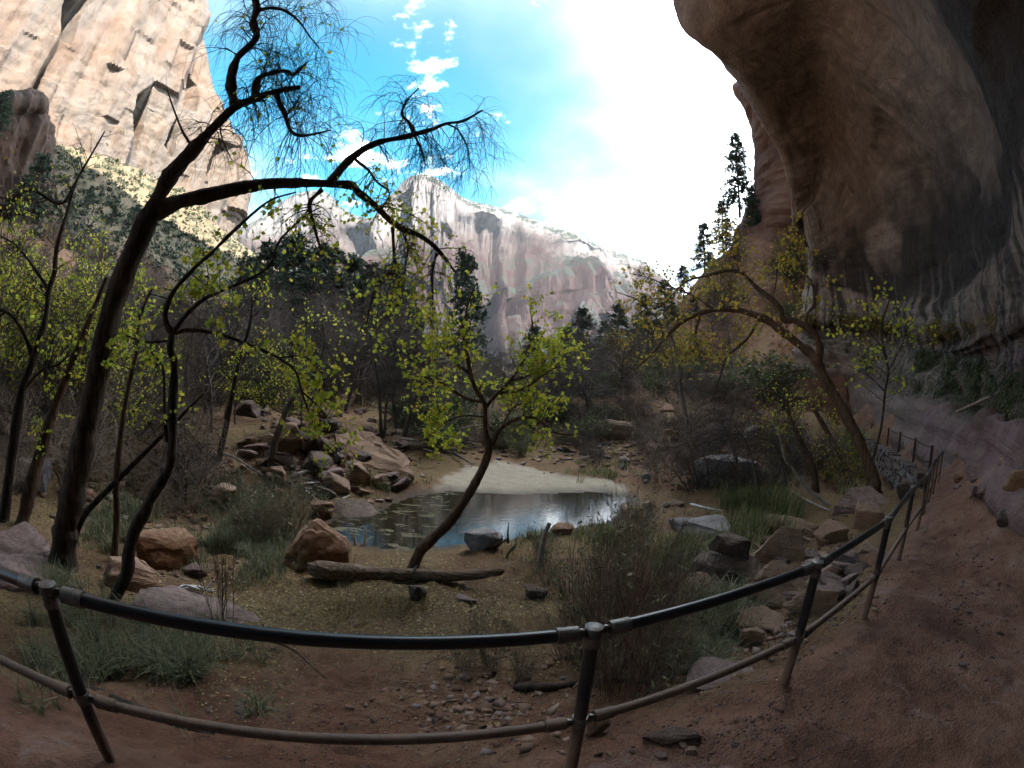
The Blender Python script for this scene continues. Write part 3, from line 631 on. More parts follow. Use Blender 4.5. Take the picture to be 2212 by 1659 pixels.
MAT['twig_red'] = bark_mat('twig_red', (0.095, 0.055, 0.043), (0.18, 0.11, 0.08), 6)
MAT['dead_wood'] = bark_mat('dead_wood', (0.19, 0.165, 0.145), (0.42, 0.38, 0.34), 18, 0.2)
MAT['white_wood'] = bark_mat('white_wood', (0.52, 0.49, 0.46), (0.78, 0.76, 0.72), 18, 0.2)
MAT['leaf_lime'] = leaf_mat('leaf_lime', [(0, (0.24, 0.34, 0.04)), (0.35, (0.44, 0.50, 0.055)), (0.75, (0.62, 0.60, 0.07)), (1, (0.70, 0.54, 0.07))], 0.55)
MAT['leaf_yellow'] = leaf_mat('leaf_yellow', [(0, (0.24, 0.25, 0.045)), (0.45, (0.42, 0.34, 0.05)), (0.8, (0.52, 0.36, 0.05)), (1, (0.42, 0.22, 0.04))])
MAT['leaf_dull'] = leaf_mat('leaf_dull', [(0, (0.06, 0.085, 0.035)), (0.5, (0.11, 0.14, 0.06)), (1, (0.20, 0.20, 0.085))], 0.3)
MAT['leaf_gold'] = leaf_mat('leaf_gold', [(0, (0.10, 0.085, 0.03)), (0.5, (0.20, 0.145, 0.04)), (0.85, (0.32, 0.21, 0.05)), (1, (0.42, 0.28, 0.06))], 0.35)
MAT['leaf_red'] = leaf_mat('leaf_red', [(0, (0.10, 0.04, 0.03)), (0.5, (0.17, 0.06, 0.05)), (1, (0.20, 0.09, 0.05))], 0.25)
MAT['needle'] = leaf_mat('needle', [(0, (0.018, 0.034, 0.022)), (0.5, (0.035, 0.06, 0.036)), (1, (0.06, 0.085, 0.05))], 0.15)
MAT['hang'] = leaf_mat('hanging_grass', [(0, (0.03, 0.045, 0.02)), (0.5, (0.065, 0.09, 0.035)), (0.85, (0.12, 0.13, 0.05)), (1, (0.22, 0.18, 0.07))], 0.2)
MAT['scrub'] = leaf_mat('scrub_leaf', [(0, (0.022, 0.03, 0.016)), (0.5, (0.04, 0.05, 0.028)), (1, (0.07, 0.075, 0.045))], 0.2)
MAT['grass'] = leaf_mat('grass', [(0, (0.075, 0.105, 0.04)), (0.4, (0.14, 0.165, 0.065)), (0.75, (0.25, 0.24, 0.10)), (1, (0.38, 0.31, 0.16))], 0.3)
MAT['grass_blue'] = leaf_mat('grass_blue', [(0, (0.075, 0.09, 0.045)), (0.5, (0.135, 0.15, 0.08)), (0.8, (0.22, 0.215, 0.115)), (1, (0.35, 0.29, 0.17))], 0.3)
MAT['litter'] = leaf_mat('litter', [(0, (0.11, 0.065, 0.033)), (0.4, (0.22, 0.145, 0.065)), (0.8, (0.37, 0.28, 0.11)), (1, (0.5, 0.42, 0.2))], 0.1)

# ------------------------------------------------------------------ handrail
def black_pipe(name, dust):
    m = NT(name, 0.38, 0.5); p = m.pos((1, 1, 1), False)
    n = m.noise(9, p, 6, 0.7); n2 = m.noise(60, p, 4, 0.7)
    c = m.mix(m.mr(n2, 0.6, 0.75, 0, 0.5), (0.012, 0.013, 0.016), (0.07, 0.055, 0.045))
    zz = m.n('ShaderNodeSeparateXYZ'); m.l(p, zz.inputs[0])
    if dust == 'rail': f = m.mr(n, 0.3, 0.6, 0.35, 0.95)
    elif dust == 'post': f = m.math('MULTIPLY', m.mr(m.math('ADD', zz.outputs[2], m.mr(n, 0.3, 0.7, -0.12, 0.12)), 0.3, 0.62, 1.0, 0.0), 0.9)
    else: f = m.mr(n, 0.62, 0.8, 0, 0.35)
    c = m.mix(f, c, m.ramp(n2, [(0.3, (0.12, 0.07, 0.045)), (0.7, (0.22, 0.145, 0.10))]))
    m.col(c); m.l(m.mr(f, 0, 1, 0.34, 0.85), m.b.inputs['Roughness']); return m.m
MAT['pipe_top'] = black_pipe('pipe_black_paint', 'top'); MAT['pipe_low'] = black_pipe('pipe_dusty_paint', 'rail'); MAT['pipe_post'] = black_pipe('pipe_post_paint', 'post')
m = NT('galvanised_fitting', 0.5, 0.5); n = m.noise(40, m.pos(), 5, 0.7); m.col(m.ramp(n, [(0.35, (0.08, 0.07, 0.06)), (0.65, (0.19, 0.175, 0.16))])); m.b.inputs['Metallic'].default_value = 0.55; MAT['galv'] = m.m
m = NT('rust_iron', 0.85, 0.2); n = m.noise(20, m.pos(), 5, 0.7); m.col(m.ramp(n, [(0.35, (0.035, 0.018, 0.012)), (0.65, (0.085, 0.042, 0.026))])); MAT['rust'] = m.m
def cyl(a, b, r, sides=20, r2=None, caps=True):
    a = np.asarray(a, float); b = np.asarray(b, float)
    rs = [r, r if r2 is None else r2]
    P = np.array([a, a, b, b]); R = np.array([1e-4 if caps else rs[0], rs[0], rs[1], 1e-4 if caps else rs[1]])
    Pn = np.array([a, b]); A, B = frames(np.linspace(a, b, 4)[None]); A, B = A[0][0], B[0][0]
    th = np.arange(sides) * 2 * math.pi / sides; ring = np.cos(th)[:, None] * A + np.sin(th)[:, None] * B
    V = (P[:, None] + R[:, None, None] * ring[None]).reshape(-1, 3)
    return V, grid_faces(4, sides, wrap=True)
def part(name, VF, mat, parent, origin, smooth=True, angle=40):
    V, F = VF; me = mesh_np(name, V - np.asarray(origin), F, mat, smooth)
    if smooth and angle: me.set_sharp_from_angle(angle=math.radians(angle))
    return link(name, me, parent)
rail = link('handrail', None, loc=(POST[2][0], POST[2][1], 0)); RO = np.array([POST[2][0], POST[2][1], 0])
tag(rail, 'black two-bar pipe handrail with grey clamp fittings running along the path edge', 'handrail')
Z = np.array([0, 0, 1.0])
LOWZ = 0.56
for i, tp in enumerate(POST):
    foot = np.array([tp[0], tp[1], float(H(tp[0], tp[1])) - 0.25])
    po = part('post', cyl(foot, tp + Z * 0.0, 0.0345), MAT['pipe_post'], rail, RO)
    near = i <= 5
    part('post_cap', join([cyl(tp - Z * 0.075, tp - Z * 0.022, 0.041), cyl(tp - Z * 0.014, tp + Z * 0.03, 0.043), cyl(tp + Z * 0.03, tp + Z * 0.038, 0.042, r2=0.025)]), MAT['galv'], po, RO)
    part('clamp', join([cyl(tp - Z * (LOWZ + 0.03), tp - Z * (LOWZ - 0.03), 0.040)]), MAT['galv'], po, RO)
    if i + 1 < len(POST):
        q = POST[i + 1]; L = np.linalg.norm(q - tp); d = (q - tp) / L
        for nm, dz, rad, mt in (('top_rail', 0.0, 0.031, 'pipe_top'), ('bottom_rail', LOWZ, 0.027, 'pipe_low')):
            a, b = tp - Z * dz + d * 0.085, q - Z * dz - d * 0.085
            rl = part(nm, cyl(a, b, rad), MAT[mt], rail, RO)
            for s, e in ((a, d), (b, -d)):
                side = unit(np.cross(e, Z))
                lug = []
                for k in (-1, 1):
                    lug.append(cyl(s - e * 0.07 + Z * 0.011 * k - side * 0.0, s + e * 0.03 + Z * 0.011 * k, 0.011, 8))
                lug.append(cyl(s - e * 0.022 + Z * 0.024, s - e * 0.022 - Z * 0.03, 0.009, 10))
                part('coupling', cyl(s, s + e * 0.105, rad + 0.0075), MAT['galv'] if dz == 0 else MAT['pipe_low'], rl, RO)
                if near: part('swivel_lug', join(lug), MAT['galv'], rl, RO)
cable = link('cable_fence', None, loc=(FPOST[1][0], FPOST[1][1], float(H(FPOST[1][0], FPOST[1][1])))); CO = np.array(cable.location)
tag(cable, 'thin rusty post fence with two sagging cables along the far trail', 'fence')
for i, tp in enumerate(FPOST):
    part('post', cyl(np.array([tp[0], tp[1], float(H(tp[0], tp[1])) - 0.3]), tp, 0.05, 10), MAT['rust'], cable, CO)
    q = FPOST[i + 1] if i + 1 < len(FPOST) else None
    if q is None: break
    for dz, sag in ((0.06, 0.05), (0.52, 0.13)):
        t = np.linspace(0, 1, 9)[:, None]; P = tp * (1 - t) + q * t - Z * (dz + sag * 4 * t * (1 - t))
        part('cable', tubes(P, np.full(9, 0.022), 6), MAT['rust'], cable, CO, angle=None)

# ------------------------------------------------------------------ rocks
import bmesh
def rock_mesh(name, seed, mat, blocky=0.7, cuts=4, noise_=0.05, npts=16, tilt=0.0):
    rng = np.random.default_rng(seed); bm = bmesh.new()
    p = rng.uniform(-1, 1, (npts, 3)); p /= (np.abs(p) ** (2 + 6 * blocky)).sum(1, keepdims=True) ** (1 / (2 + 6 * blocky)); p *= rng.uniform(0.82, 1.0, (npts, 1))
    for q in p: bm.verts.new(q)
    r = bmesh.ops.convex_hull(bm, input=list(bm.verts))
    bmesh.ops.delete(bm, geom=[v for v in bm.verts if not v.link_faces], context='VERTS')
    bmesh.ops.bevel(bm, geom=list(bm.edges), offset=0.05, segments=1, affect='EDGES')
    bmesh.ops.triangulate(bm, faces=list(bm.faces))
    long = [e for e in bm.edges if e.calc_length() > 0.22]
    bmesh.ops.subdivide_edges(bm, edges=long, cuts=cuts, use_grid_fill=True)
    bmesh.ops.triangulate(bm, faces=list(bm.faces))
    co = np.array([v.co[:] for v in bm.verts]); nr_ = np.array([v.normal[:] for v in bm.verts])
    zz_ = co[:, 2] * 3.2 + co[:, 0] * 0.5 + 0.4 * vnoise(co * 1.5 + seed, seed); lay = _hash(np.floor(zz_).astype(np.int64), np.zeros(len(co), np.int64), np.zeros(len(co), np.int64), seed) * 2 - 1
    co += nr_ * (noise_ * 2.0 * fbm(co * 2.0 + seed, 5, seed, gain=.6) + noise_ * 1.0 * lay * (np.abs(nr_[:, 2]) < .75))[:, None]
    for v, q in zip(bm.verts, co): v.co = q
    me = bpy.data.meshes.new(name); bm.to_mesh(me); bm.free()
    me.polygons.foreach_set('use_smooth', np.ones(len(me.polygons), bool)); me.set_sharp_from_angle(angle=math.radians(32)); me.materials.append(mat)
    return me
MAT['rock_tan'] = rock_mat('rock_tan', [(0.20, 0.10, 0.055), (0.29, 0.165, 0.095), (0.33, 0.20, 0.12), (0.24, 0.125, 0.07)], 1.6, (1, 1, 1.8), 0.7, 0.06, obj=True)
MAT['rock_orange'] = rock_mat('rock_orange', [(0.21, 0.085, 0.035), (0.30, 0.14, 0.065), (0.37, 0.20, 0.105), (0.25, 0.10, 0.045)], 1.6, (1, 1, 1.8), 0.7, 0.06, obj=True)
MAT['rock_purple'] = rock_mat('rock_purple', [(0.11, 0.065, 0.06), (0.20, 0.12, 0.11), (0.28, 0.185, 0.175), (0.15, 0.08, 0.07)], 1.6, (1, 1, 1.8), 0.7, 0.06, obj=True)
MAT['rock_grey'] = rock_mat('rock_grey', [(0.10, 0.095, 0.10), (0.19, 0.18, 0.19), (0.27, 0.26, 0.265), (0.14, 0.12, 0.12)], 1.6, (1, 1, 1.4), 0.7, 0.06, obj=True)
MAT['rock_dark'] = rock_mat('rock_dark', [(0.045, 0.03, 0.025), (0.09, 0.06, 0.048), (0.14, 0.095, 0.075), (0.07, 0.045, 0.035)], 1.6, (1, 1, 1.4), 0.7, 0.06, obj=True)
m = NT('rock_chips', .92, .15); g0 = m.n('ShaderNodeNewGeometry'); m.col(m.ramp(g0.outputs['Random Per Island'], [(0, (.09, .05, .036)), (.35, (.19, .115, .08)), (.7, (.24, .165, .125)), (1, (.17, .14, .135))])); MAT['rock_far'] = m.m
ROCKS = {k: [rock_mesh('rock', 100 + 11 * j + 7 * i, MAT[k], *bl) for j, bl in enumerate(((0.9, 4, .05, 14), (0.5, 4, .06, 18), (0.2, 4, .05, 22), (0.9, 4, .07, 10)))] for i, k in enumerate(('rock_tan', 'rock_orange', 'rock_purple', 'rock_grey', 'rock_dark'))}
def rock(x0, y0, x1, y1, mat, label, var=0, group=None, deep=0.9, rot=None, tilt=(0, 0), name='boulder', sink=0.3, seed=None):
    """boulder filling the picture box x0..x1, y0..y1, standing on the ground at the foot of the box"""
    base = gp((x0 + x1) / 2, y1 - 0.06 * (y1 - y0)); k = px(base)
    wd, ht = (x1 - x0) * k, (y1 - y0) * k
    el = math.atan2(CAM_H - base[2], math.hypot(base[0], base[1]))
    depth = wd * deep; ht = max(ht - depth * math.sin(el) * 0.55, ht * 0.35) / math.cos(el)
    aw = math.atan2(base[0], base[1]); back = np.array([math.sin(aw), math.cos(aw), 0]) * depth * 0.42
    o = link(name, ROCKS[mat][var] if seed is None else rock_mesh('rock', seed, MAT[mat], *((0.9, 5, .045, 14) if var in (0, 3) else (0.4, 5, .05, 20))))
    q = base + back; q[2] = min(float(H(q[0], q[1])), base[2] + 0.25 * ht)
    o.scale = (wd / 2 * 1.06, depth / 2, ht / 2 * (1 + sink)); o.location = (q[0], q[1], q[2] + ht / 2 * (1 - sink))
    o.rotation_euler = (math.radians(tilt[0]), math.radians(tilt[1]), -aw + (0 if rot is None else math.radians(rot)))
    tag(o, label, 'boulder' if name == 'boulder' else 'rock', group); return o
NAMED = [
 (228, 1208, 345, 1285, 'rock_orange', 'rounded orange rock behind the forked tree foot', 1, 0.8, (0, 8), 506),
 (30, 1000, 140, 1075, 'rock_grey', 'blue grey boulder between two leaning trunks', 2, 0.8, (0, 0), 507),
 (998, 1134, 1088, 1194, 'rock_grey', 'dark grey boulder at the pool edge behind the leaning tree', 1, 0.9, (0, 0), 508),
 (668, 1082, 724, 1124, 'rock_tan', 'small tan boulder touching the wet brown boulder', 1, 0.8, (0, 0), 510),
 (668, 882, 722, 918, 'rock_dark', 'dark rounded boulder perched above the pale cracked slab', 1, 0.8, (0, 12), 512),
 (688, 908, 728, 940, 'rock_dark', 'small dark boulder wedged under the perched boulder', 1, 0.8, (0, 5), 513),
 (592, 932, 664, 1002, 'rock_tan', 'squarish grey tan block at the far bank of tumbled rock', 0, 0.8, (0, -8), 514),
 (640, 950, 702, 998, 'rock_dark', 'brown block between the squarish block and the cracked slab', 0, 0.8, (0, 6), 515),
 (694, 1020, 760, 1074, 'rock_tan', 'tilted tan rock above the bleached debris', 3, 0.8, (0, -12), 516),
 (755, 1008, 805, 1050, 'rock_tan', 'tan rock just below the big cracked slab', 0, 0.8, (0, 8), 517),
 (560, 1020, 620, 1062, 'rock_tan', 'brown rock beside the drooping green willow', 0, 0.8, (0, -5), 518),
 (440, 1058, 520, 1102, 'rock_tan', 'low tan rock near the white sandy patch', 1, 0.8, (0, 0), 519),
 (1640, 1108, 1770, 1158, 'rock_tan', 'flat tan slab on top of the rail-side rock pile', 0, 0.8, (0, 4), 524),
 (1836, 1088, 1906, 1146, 'rock_tan', 'pointed tan rock close to the black rail', 3, 0.8, (0, 10), 525),
 (1735, 1210, 1806, 1275, 'rock_tan', 'brown block half hidden behind the rail post', 0, 0.8, (0, 8), 527),
 (1590, 1350, 1648, 1402, 'rock_tan', 'small tan rock in front of the flat-topped block', 0, 0.8, (0, -8), 529),
 (1686, 1268, 1806, 1330, 'rock_tan', 'long tan slab lying under the lower rail', 0, 0.5, (0, -14), 530),
 (1755, 1128, 1832, 1180, 'rock_tan', 'cracked tan block near the pointed tan rock', 0, 0.8, (0, 9), 531),
 (1790, 1186, 1850, 1236, 'rock_purple', 'pale dusty purple rock under the top rail', 1, 0.8, (0, 0), 532),
 (1930, 1050, 1975, 1085, 'rock_dark', 'dark rock behind the rail at the arching tree foot', 0, 0.8, (0, 0), 533),
 (2150, 1040, 2290, 1125, 'rock_tan', 'rounded tan boulder at the inner edge of the path', 2, 0.8, (0, 0), 534),
 (2146, 1108, 2196, 1142, 'rock_dark', 'small brown stone beside the rounded tan boulder', 1, 0.8, (0, 0), 535),
 (1278, 902, 1366, 952, 'rock_tan', 'tan boulder with a flat lip beyond the sand bank', 1, 0.8, (0, 4), 536),
 (1422, 928, 1472, 982, 'rock_tan', 'upright tan boulder beyond the willow clump', 2, 0.8, (0, 6), 537),
 (1532, 948, 1592, 976, 'rock_grey', 'pale grey flat rock slab near the dead branches', 0, 0.8, (0, -6), 538),
 (1580, 925, 1645, 962, 'rock_grey', 'tilted grey slab behind the pale flat slab', 0, 0.8, (0, -18), 539),
 (1488, 985, 1650, 1058, 'rock_grey', 'big blue grey boulder above the flat wet slab', 1, 0.7, (0, 0), 540),
 (1430, 1108, 1570, 1182, 'rock_grey', 'flat wet blue grey rock slab beside the green grass', 0, 0.9, (0, 0), 541),
 (1190, 1128, 1236, 1160, 'rock_orange', 'small red stone at the near pool edge', 1, 0.8, (0, 0), 542),
 (880, 1262, 920, 1302, 'rock_dark', 'dark stone under the weathered log', 1, 0.8, (0, 0), 543),
 (1130, 1262, 1182, 1300, 'rock_dark', 'dark purple stone right of the log', 0, 0.8, (0, 0), 544),
 (985, 1278, 1030, 1304, 'rock_purple', 'flat purple stone before the log', 0, 0.8, (0, 0), 545),
 (1480, 1440, 1640, 1480, 'rock_purple', 'flat dusty rock hump inside the bend of the lower rail', 2, 0.9, (0, -6), 548),
 (1385, 1575, 1500, 1618, 'rock_dark', 'dark flat stone embedded in the dirt beside the post', 0, 0.6, (0, -8), 546),
 (1262, 1540, 1312, 1592, 'rock_tan', 'flat upright tan stone beside the middle post', 0, 0.5, (-20, 0), 547),
]
def hull_rock(label, mat, base, pts, seed, noise_=.042):
    g_ = gp(*base); D_ = math.hypot(g_[0], g_[1]); q = [at(x, y, D_ + e) for x, y, e in pts]; q += [np.array([p_[0], p_[1], min(p_[2], g_[2]) - .25]) for p_ in q]
    q = np.array(q) - g_; sc_ = float(np.abs(q).max()); bm = bmesh.new()
    for p_ in q / sc_: bm.verts.new(p_)
    bmesh.ops.convex_hull(bm, input=list(bm.verts)); bmesh.ops.delete(bm, geom=[v for v in bm.verts if not v.link_faces], context='VERTS')
    bmesh.ops.bevel(bm, geom=list(bm.edges), offset=.035, segments=1, affect='EDGES'); bmesh.ops.triangulate(bm, faces=list(bm.faces))
    for it in range(2):
        bmesh.ops.subdivide_edges(bm, edges=[e for e in bm.edges if e.calc_length() > .13], cuts=2, use_grid_fill=True); bmesh.ops.triangulate(bm, faces=list(bm.faces))
    co = np.array([v.co[:] for v in bm.verts]); nr_ = np.array([v.normal[:] for v in bm.verts]); w_ = co * sc_ + g_
    zz_ = w_[:, 2] * 7 + w_[:, 0] * 1.1 + .5 * vnoise(w_ * 2.5, seed); li = np.floor(zz_).astype(np.int64); lay = _hash(li, 0 * li, 0 * li, seed) * 2 - 1
    co += nr_ * (noise_ * 1.6 * fbm(w_ * 3.0, 5, seed, gain=.6) + noise_ * .8 * lay * (np.abs(nr_[:, 2]) < .7))[:, None]
    for v, p_ in zip(bm.verts, co * sc_): v.co = p_
    me = bpy.data.meshes.new('boulder'); bm.to_mesh(me); bm.free(); me.polygons.foreach_set('use_smooth', np.ones(len(me.polygons), bool)); me.set_sharp_from_angle(angle=math.radians(26)); me.materials.append(MAT[mat])
    return tag(link('boulder', me, loc=g_), label, 'boulder')
hull_rock('large orange wedge boulder with pale flat top beside the pool', 'rock_orange', (670, 1225), [(588, 1236, 0), (640, 1165, .15), (672, 1126, .3), (690, 1120, .55), (752, 1162, .5), (755, 1184, .3), (705, 1206, .05), (640, 1228, -.1), (650, 1150, .8), (735, 1162, 1.0)], 501)
hull_rock('blocky orange boulder with a cracked face beside the grey-green grass', 'rock_orange', (355, 1228), [(288, 1152, .1), (330, 1138, .6), (400, 1142, .6), (423, 1160, .35), (420, 1196, .1), (405, 1232, 0), (330, 1216, -.1), (290, 1192, 0)], 502)
hull_rock('pointed purple grey boulder left of the thick trunk', 'rock_purple', (40, 1204), [(-40, 1195, 0), (-20, 1150, .2), (58, 1122, .45), (104, 1165, .4), (110, 1203, .1), (40, 1206, -.1)], 503)
hull_rock('long low red slab in front of the thick leaning trunk', 'rock_purple', (100, 1262), [(-60, 1190, .3), (60, 1194, .7), (150, 1214, .8), (238, 1262, .4), (205, 1278, 0), (60, 1248, -.2), (-60, 1235, -.2)], 504)
hull_rock('long layered dark red slab under the white driftwood', 'rock_purple', (420, 1350), [(284, 1302, 0), (300, 1264, .5), (370, 1266, .9), (470, 1288, .9), (566, 1332, .5), (560, 1372, .1), (420, 1350, -.1), (325, 1326, -.1)], 505)
hull_rock('smooth wet brown boulder lying in the pool', 'rock_dark', (765, 1122), [(712, 1102, .3), (732, 1076, .6), (790, 1077, .8), (822, 1108, .5), (812, 1126, 0), (750, 1124, -.1)], 509, .015)
hull_rock('big sloping pale slab with dark cracks across the pool', 'rock_tan', (790, 1026), [(686, 1004, 0), (718, 945, 1.2), (762, 920, 2.4), (805, 934, 2.6), (882, 990, 1.4), (900, 1022, .3), (800, 1032, -.2), (715, 1026, -.2)], 511)
hull_rock('dark red cubic block in the pile beside the rail', 'rock_dark', (1570, 1262), [(1500, 1212, 0), (1514, 1188, .3), (1600, 1184, .45), (1643, 1208, .35), (1643, 1256, .0), (1560, 1266, -.1), (1506, 1248, -.05)], 521)
hull_rock('tall tan block standing in the rail-side rock pile', 'rock_tan', (1685, 1222), [(1632, 1192, .1), (1688, 1136, .3), (1732, 1142, .45), (1742, 1218, .2), (1640, 1220, .05), (1618, 1198, .3)], 522)
hull_rock('tan and purple slab leaning in front of the tall block', 'rock_tan', (1690, 1312), [(1614, 1275, 0), (1662, 1206, .3), (1692, 1210, .35), (1750, 1268, .3), (1746, 1308, .05), (1682, 1320, -.1), (1626, 1300, -.1)], 523)
hull_rock('broad purple boulder at the foot of the arching tree', 'rock_purple', (1870, 1106), [(1800, 1092, .0), (1838, 1053, .7), (1880, 1049, .9), (1940, 1096, .35), (1904, 1108, -.1), (1828, 1112, -.1)], 526)
hull_rock('flat-topped tan block beside green grass by the rail', 'rock_tan', (1645, 1368), [(1586, 1346, 0), (1603, 1313, .25), (1650, 1305, .38), (1704, 1334, .32), (1694, 1364, .05), (1620, 1378, -.05)], 528)
for x0, y0, x1, y1, mt, lb, var, deep, tilt, seed in NAMED:
    rock(x0, y0, x1, y1, mt, lb, var, None, deep, None, tilt, seed=seed)
b = bpy.data.objects
o = rock(1541, 1158, 1612, 1194, 'rock_dark', 'thin dark plate of rock balanced on the cubic block', 0, None, 0.7, None, (0, 3), seed=561)
_q = at(1576, 1180, math.hypot(*gp(1570, 1262)[:2]) + .22); o.location = _q
rr = np.random.default_rng(3)
def scatter_rocks(n, box, size, mats, label, group, name='stone'):
    for i in range(n):
        x = rr.uniform(box[0], box[2]); y = rr.uniform(box[1], box[3]); g = gp(x, y); s = rr.uniform(*size) * rr.uniform(0.6, 1.2)
        mt = mats[rr.integers(len(mats))]; o = link(name, ROCKS[mt][rr.integers(4)])
        o.scale = (s, s * rr.uniform(.6, 1), s * rr.uniform(.4, .75)); o.location = (g[0], g[1], g[2] + s * 0.18); o.rotation_euler = (rr.uniform(-.3, .3), rr.uniform(-.3, .3), rr.uniform(0, 6.28))
        tag(o, label, 'stone', group)
scatter_rocks(26, (1500, 1150, 1810, 1300), (.14, .34), ('rock_tan', 'rock_tan', 'rock_orange', 'rock_purple'), 'angular red brown block in the heap beside the rail', 'blocks heaped beside the rail', 'rock_block')
scatter_rocks(22, (530, 890, 720, 1040), (.3, .75), ('rock_tan', 'rock_dark', 'rock_purple'), 'tumbled boulder on the far bank above the wedge boulder', 'tumbled boulders on the far bank', 'rock_block')
scatter_rocks(12, (1370, 880, 1640, 980), (.35, .9), ('rock_tan', 'rock_orange'), 'tan boulder on the open slope below the far trail', 'boulders below the far trail', 'rock_block')
scatter_rocks(40, (1200, 940, 1440, 1010), (.1, .36), ('rock_tan', 'rock_purple', 'rock_grey'), 'water-worn stone among the cobbles behind the sand bank', 'cobbles behind the sand bank')
scatter_rocks(62, (520, 890, 880, 1070), (.1, .5), ('rock_tan', 'rock_dark', 'rock_purple'), 'brown tumbled rock on the far bank left of the pool', 'tumbled rocks on the far bank')
scatter_rocks(46, (1620, 1110, 1880, 1310), (.07, .26), ('rock_tan', 'rock_purple', 'rock_dark'), 'broken tan rock in the rubble pile beside the rail', 'rubble beside the rail')
scatter_rocks(24, (1225, 1560, 1600, 1655), (.012, .04), ('rock_tan', 'rock_purple', 'rock_dark'), 'small loose stone on the dirt near the middle post', 'loose stones on the dirt')
scatter_rocks(14, (1640, 1330, 1760, 1440), (.025, .07), ('rock_tan', 'rock_purple'), 'loose stone below the lower rail', 'loose stones below the lower rail')
scatter_rocks(20, (420, 1420, 1150, 1620), (.02, .06), ('rock_purple', 'rock_dark', 'rock_tan'), 'small stone on the red bank below the rail', 'stones on the red bank')
scatter_rocks(22, (1400, 870, 1640, 1010), (.2, .6), ('rock_tan', 'rock_orange', 'rock_purple'), 'red rock lying on the slope below the far trail', 'rocks on the slope below the far trail')
scatter_rocks(18, (1340, 1010, 1480, 1120), (.12, .32), ('rock_grey', 'rock_tan'), 'pale rounded stone near the willow clump', 'pale stones by the willow clump')
scatter_rocks(18, (2060, 985, 2205, 1090), (.06, .3), ('rock_purple', 'rock_tan'), 'fallen rock along the inner edge of the path', 'fallen rocks along the inner path edge')
scatter_rocks(12, (2050, 1080, 2200, 1500), (.02, .05), ('rock_dark', 'rock_purple'), 'loose pebble on the muddy path', 'pebbles on the path')
scatter_rocks(12, (180, 1080, 560, 1260), (.06, .2), ('rock_orange', 'rock_purple', 'rock_tan'), 'small orange rock on the shaded left bank', 'small rocks on the left bank')

# ------------------------------------------------------------------ trees traced limb by limb
def limb(pts, d0, d1, w0, w1, n=None):
    """pts: picture points; d0..d1: horizontal distance; w0..w1: widths in picture pixels"""
    pts = np.array(pts, float); m_ = len(pts); n = n or max(8, m_ * 4)
    q = crs(pts, n); t = np.linspace(0, 1, n)
    seg = np.concatenate([[0], np.cumsum(np.hypot(*np.diff(q, axis=0).T))]); t = seg / seg[-1]
    P = at(q[:, 0], q[:, 1], d0 + (d1 - d0) * t)
    R = (w0 + (w1 - w0) * t) / 2 * np.linalg.norm(P - C0, axis=1) / FPX
    return P, R
def wob(P, R, rng, a=0.12):
    K = len(P); s = rng.uniform(0, 99); t = np.arange(K) * 0.45
    return P, R * (1 + a * vnoise(np.stack([t + s, 0 * t, 0 * t], -1), 3) )
def tofix(Ls, K=24):
    P = np.array([crs(p, K) for p, r in Ls]); R = np.array([crs(r[:, None], K)[:, 0] for p, r in Ls]); return P, R
def build_tree(name, label, base, trunk, branches, bark, twig_mat, twigs=None, fol=None, fol_mat=None, group=None, cat='tree', seed=0):
    rng = np.random.default_rng(seed); root = link(name, None, loc=base); tag(root, label, cat, group); B = np.asarray(base)
    for k, (p, r) in enumerate(trunk):
        p, r = wob(p, r, rng)
        if k == 0:
            d = p[0] - p[1]; p = np.vstack([p[0] + d / (np.linalg.norm(d) + 1e-9) * 0.25 * (1 if True else 0), p]); r = np.append(r[0] * 1.35, r); r[1] *= 1.12
        p = crs(p, len(p) * 4); r = crs(r[:, None], len(r) * 4)[:, 0]; V, F = tubes(p, r, 22); A_ = np.repeat(p, 22, 0); rad_ = V - A_; rl = np.linalg.norm(rad_, axis=1, keepdims=True)
        V = A_ + rad_ * (1 + .16 * fbm(V * np.array([28, 28, 6]) / max(.5, np.median(r) * 9), 4, 140 + seed, gain=.6)[:, None] + .10 * fbm(V * 4, 2, 150 + seed)[:, None])
        part('trunk', (V, F), MAT[bark], root, B, angle=None)
    for p, r in branches:
        p, r = wob(p, r, rng, .2); p = crs(p, len(p) * 2); r = crs(r[:, None], len(r) * 2)[:, 0]; V, F = tubes(p, r, 10); A_ = np.repeat(p, 10, 0); part('branch', (A_ + (V - A_) * (1 + .18 * fbm(V * 22, 3, 160 + seed)[:, None]), F), MAT[bark], root, B, angle=None)
    if twigs: tag(part('twigs', join([tubes(P, R, s) for P, R, s in twigs]), MAT[twig_mat], root, B, angle=None), kind='stuff')
    if fol is not None: tag(part('foliage', fol, MAT[fol_mat], root, B, smooth=False), kind='stuff')
    return root
def gd(vx, vy):
    g = gp(vx, vy); return g, math.hypot(g[0], g[1])

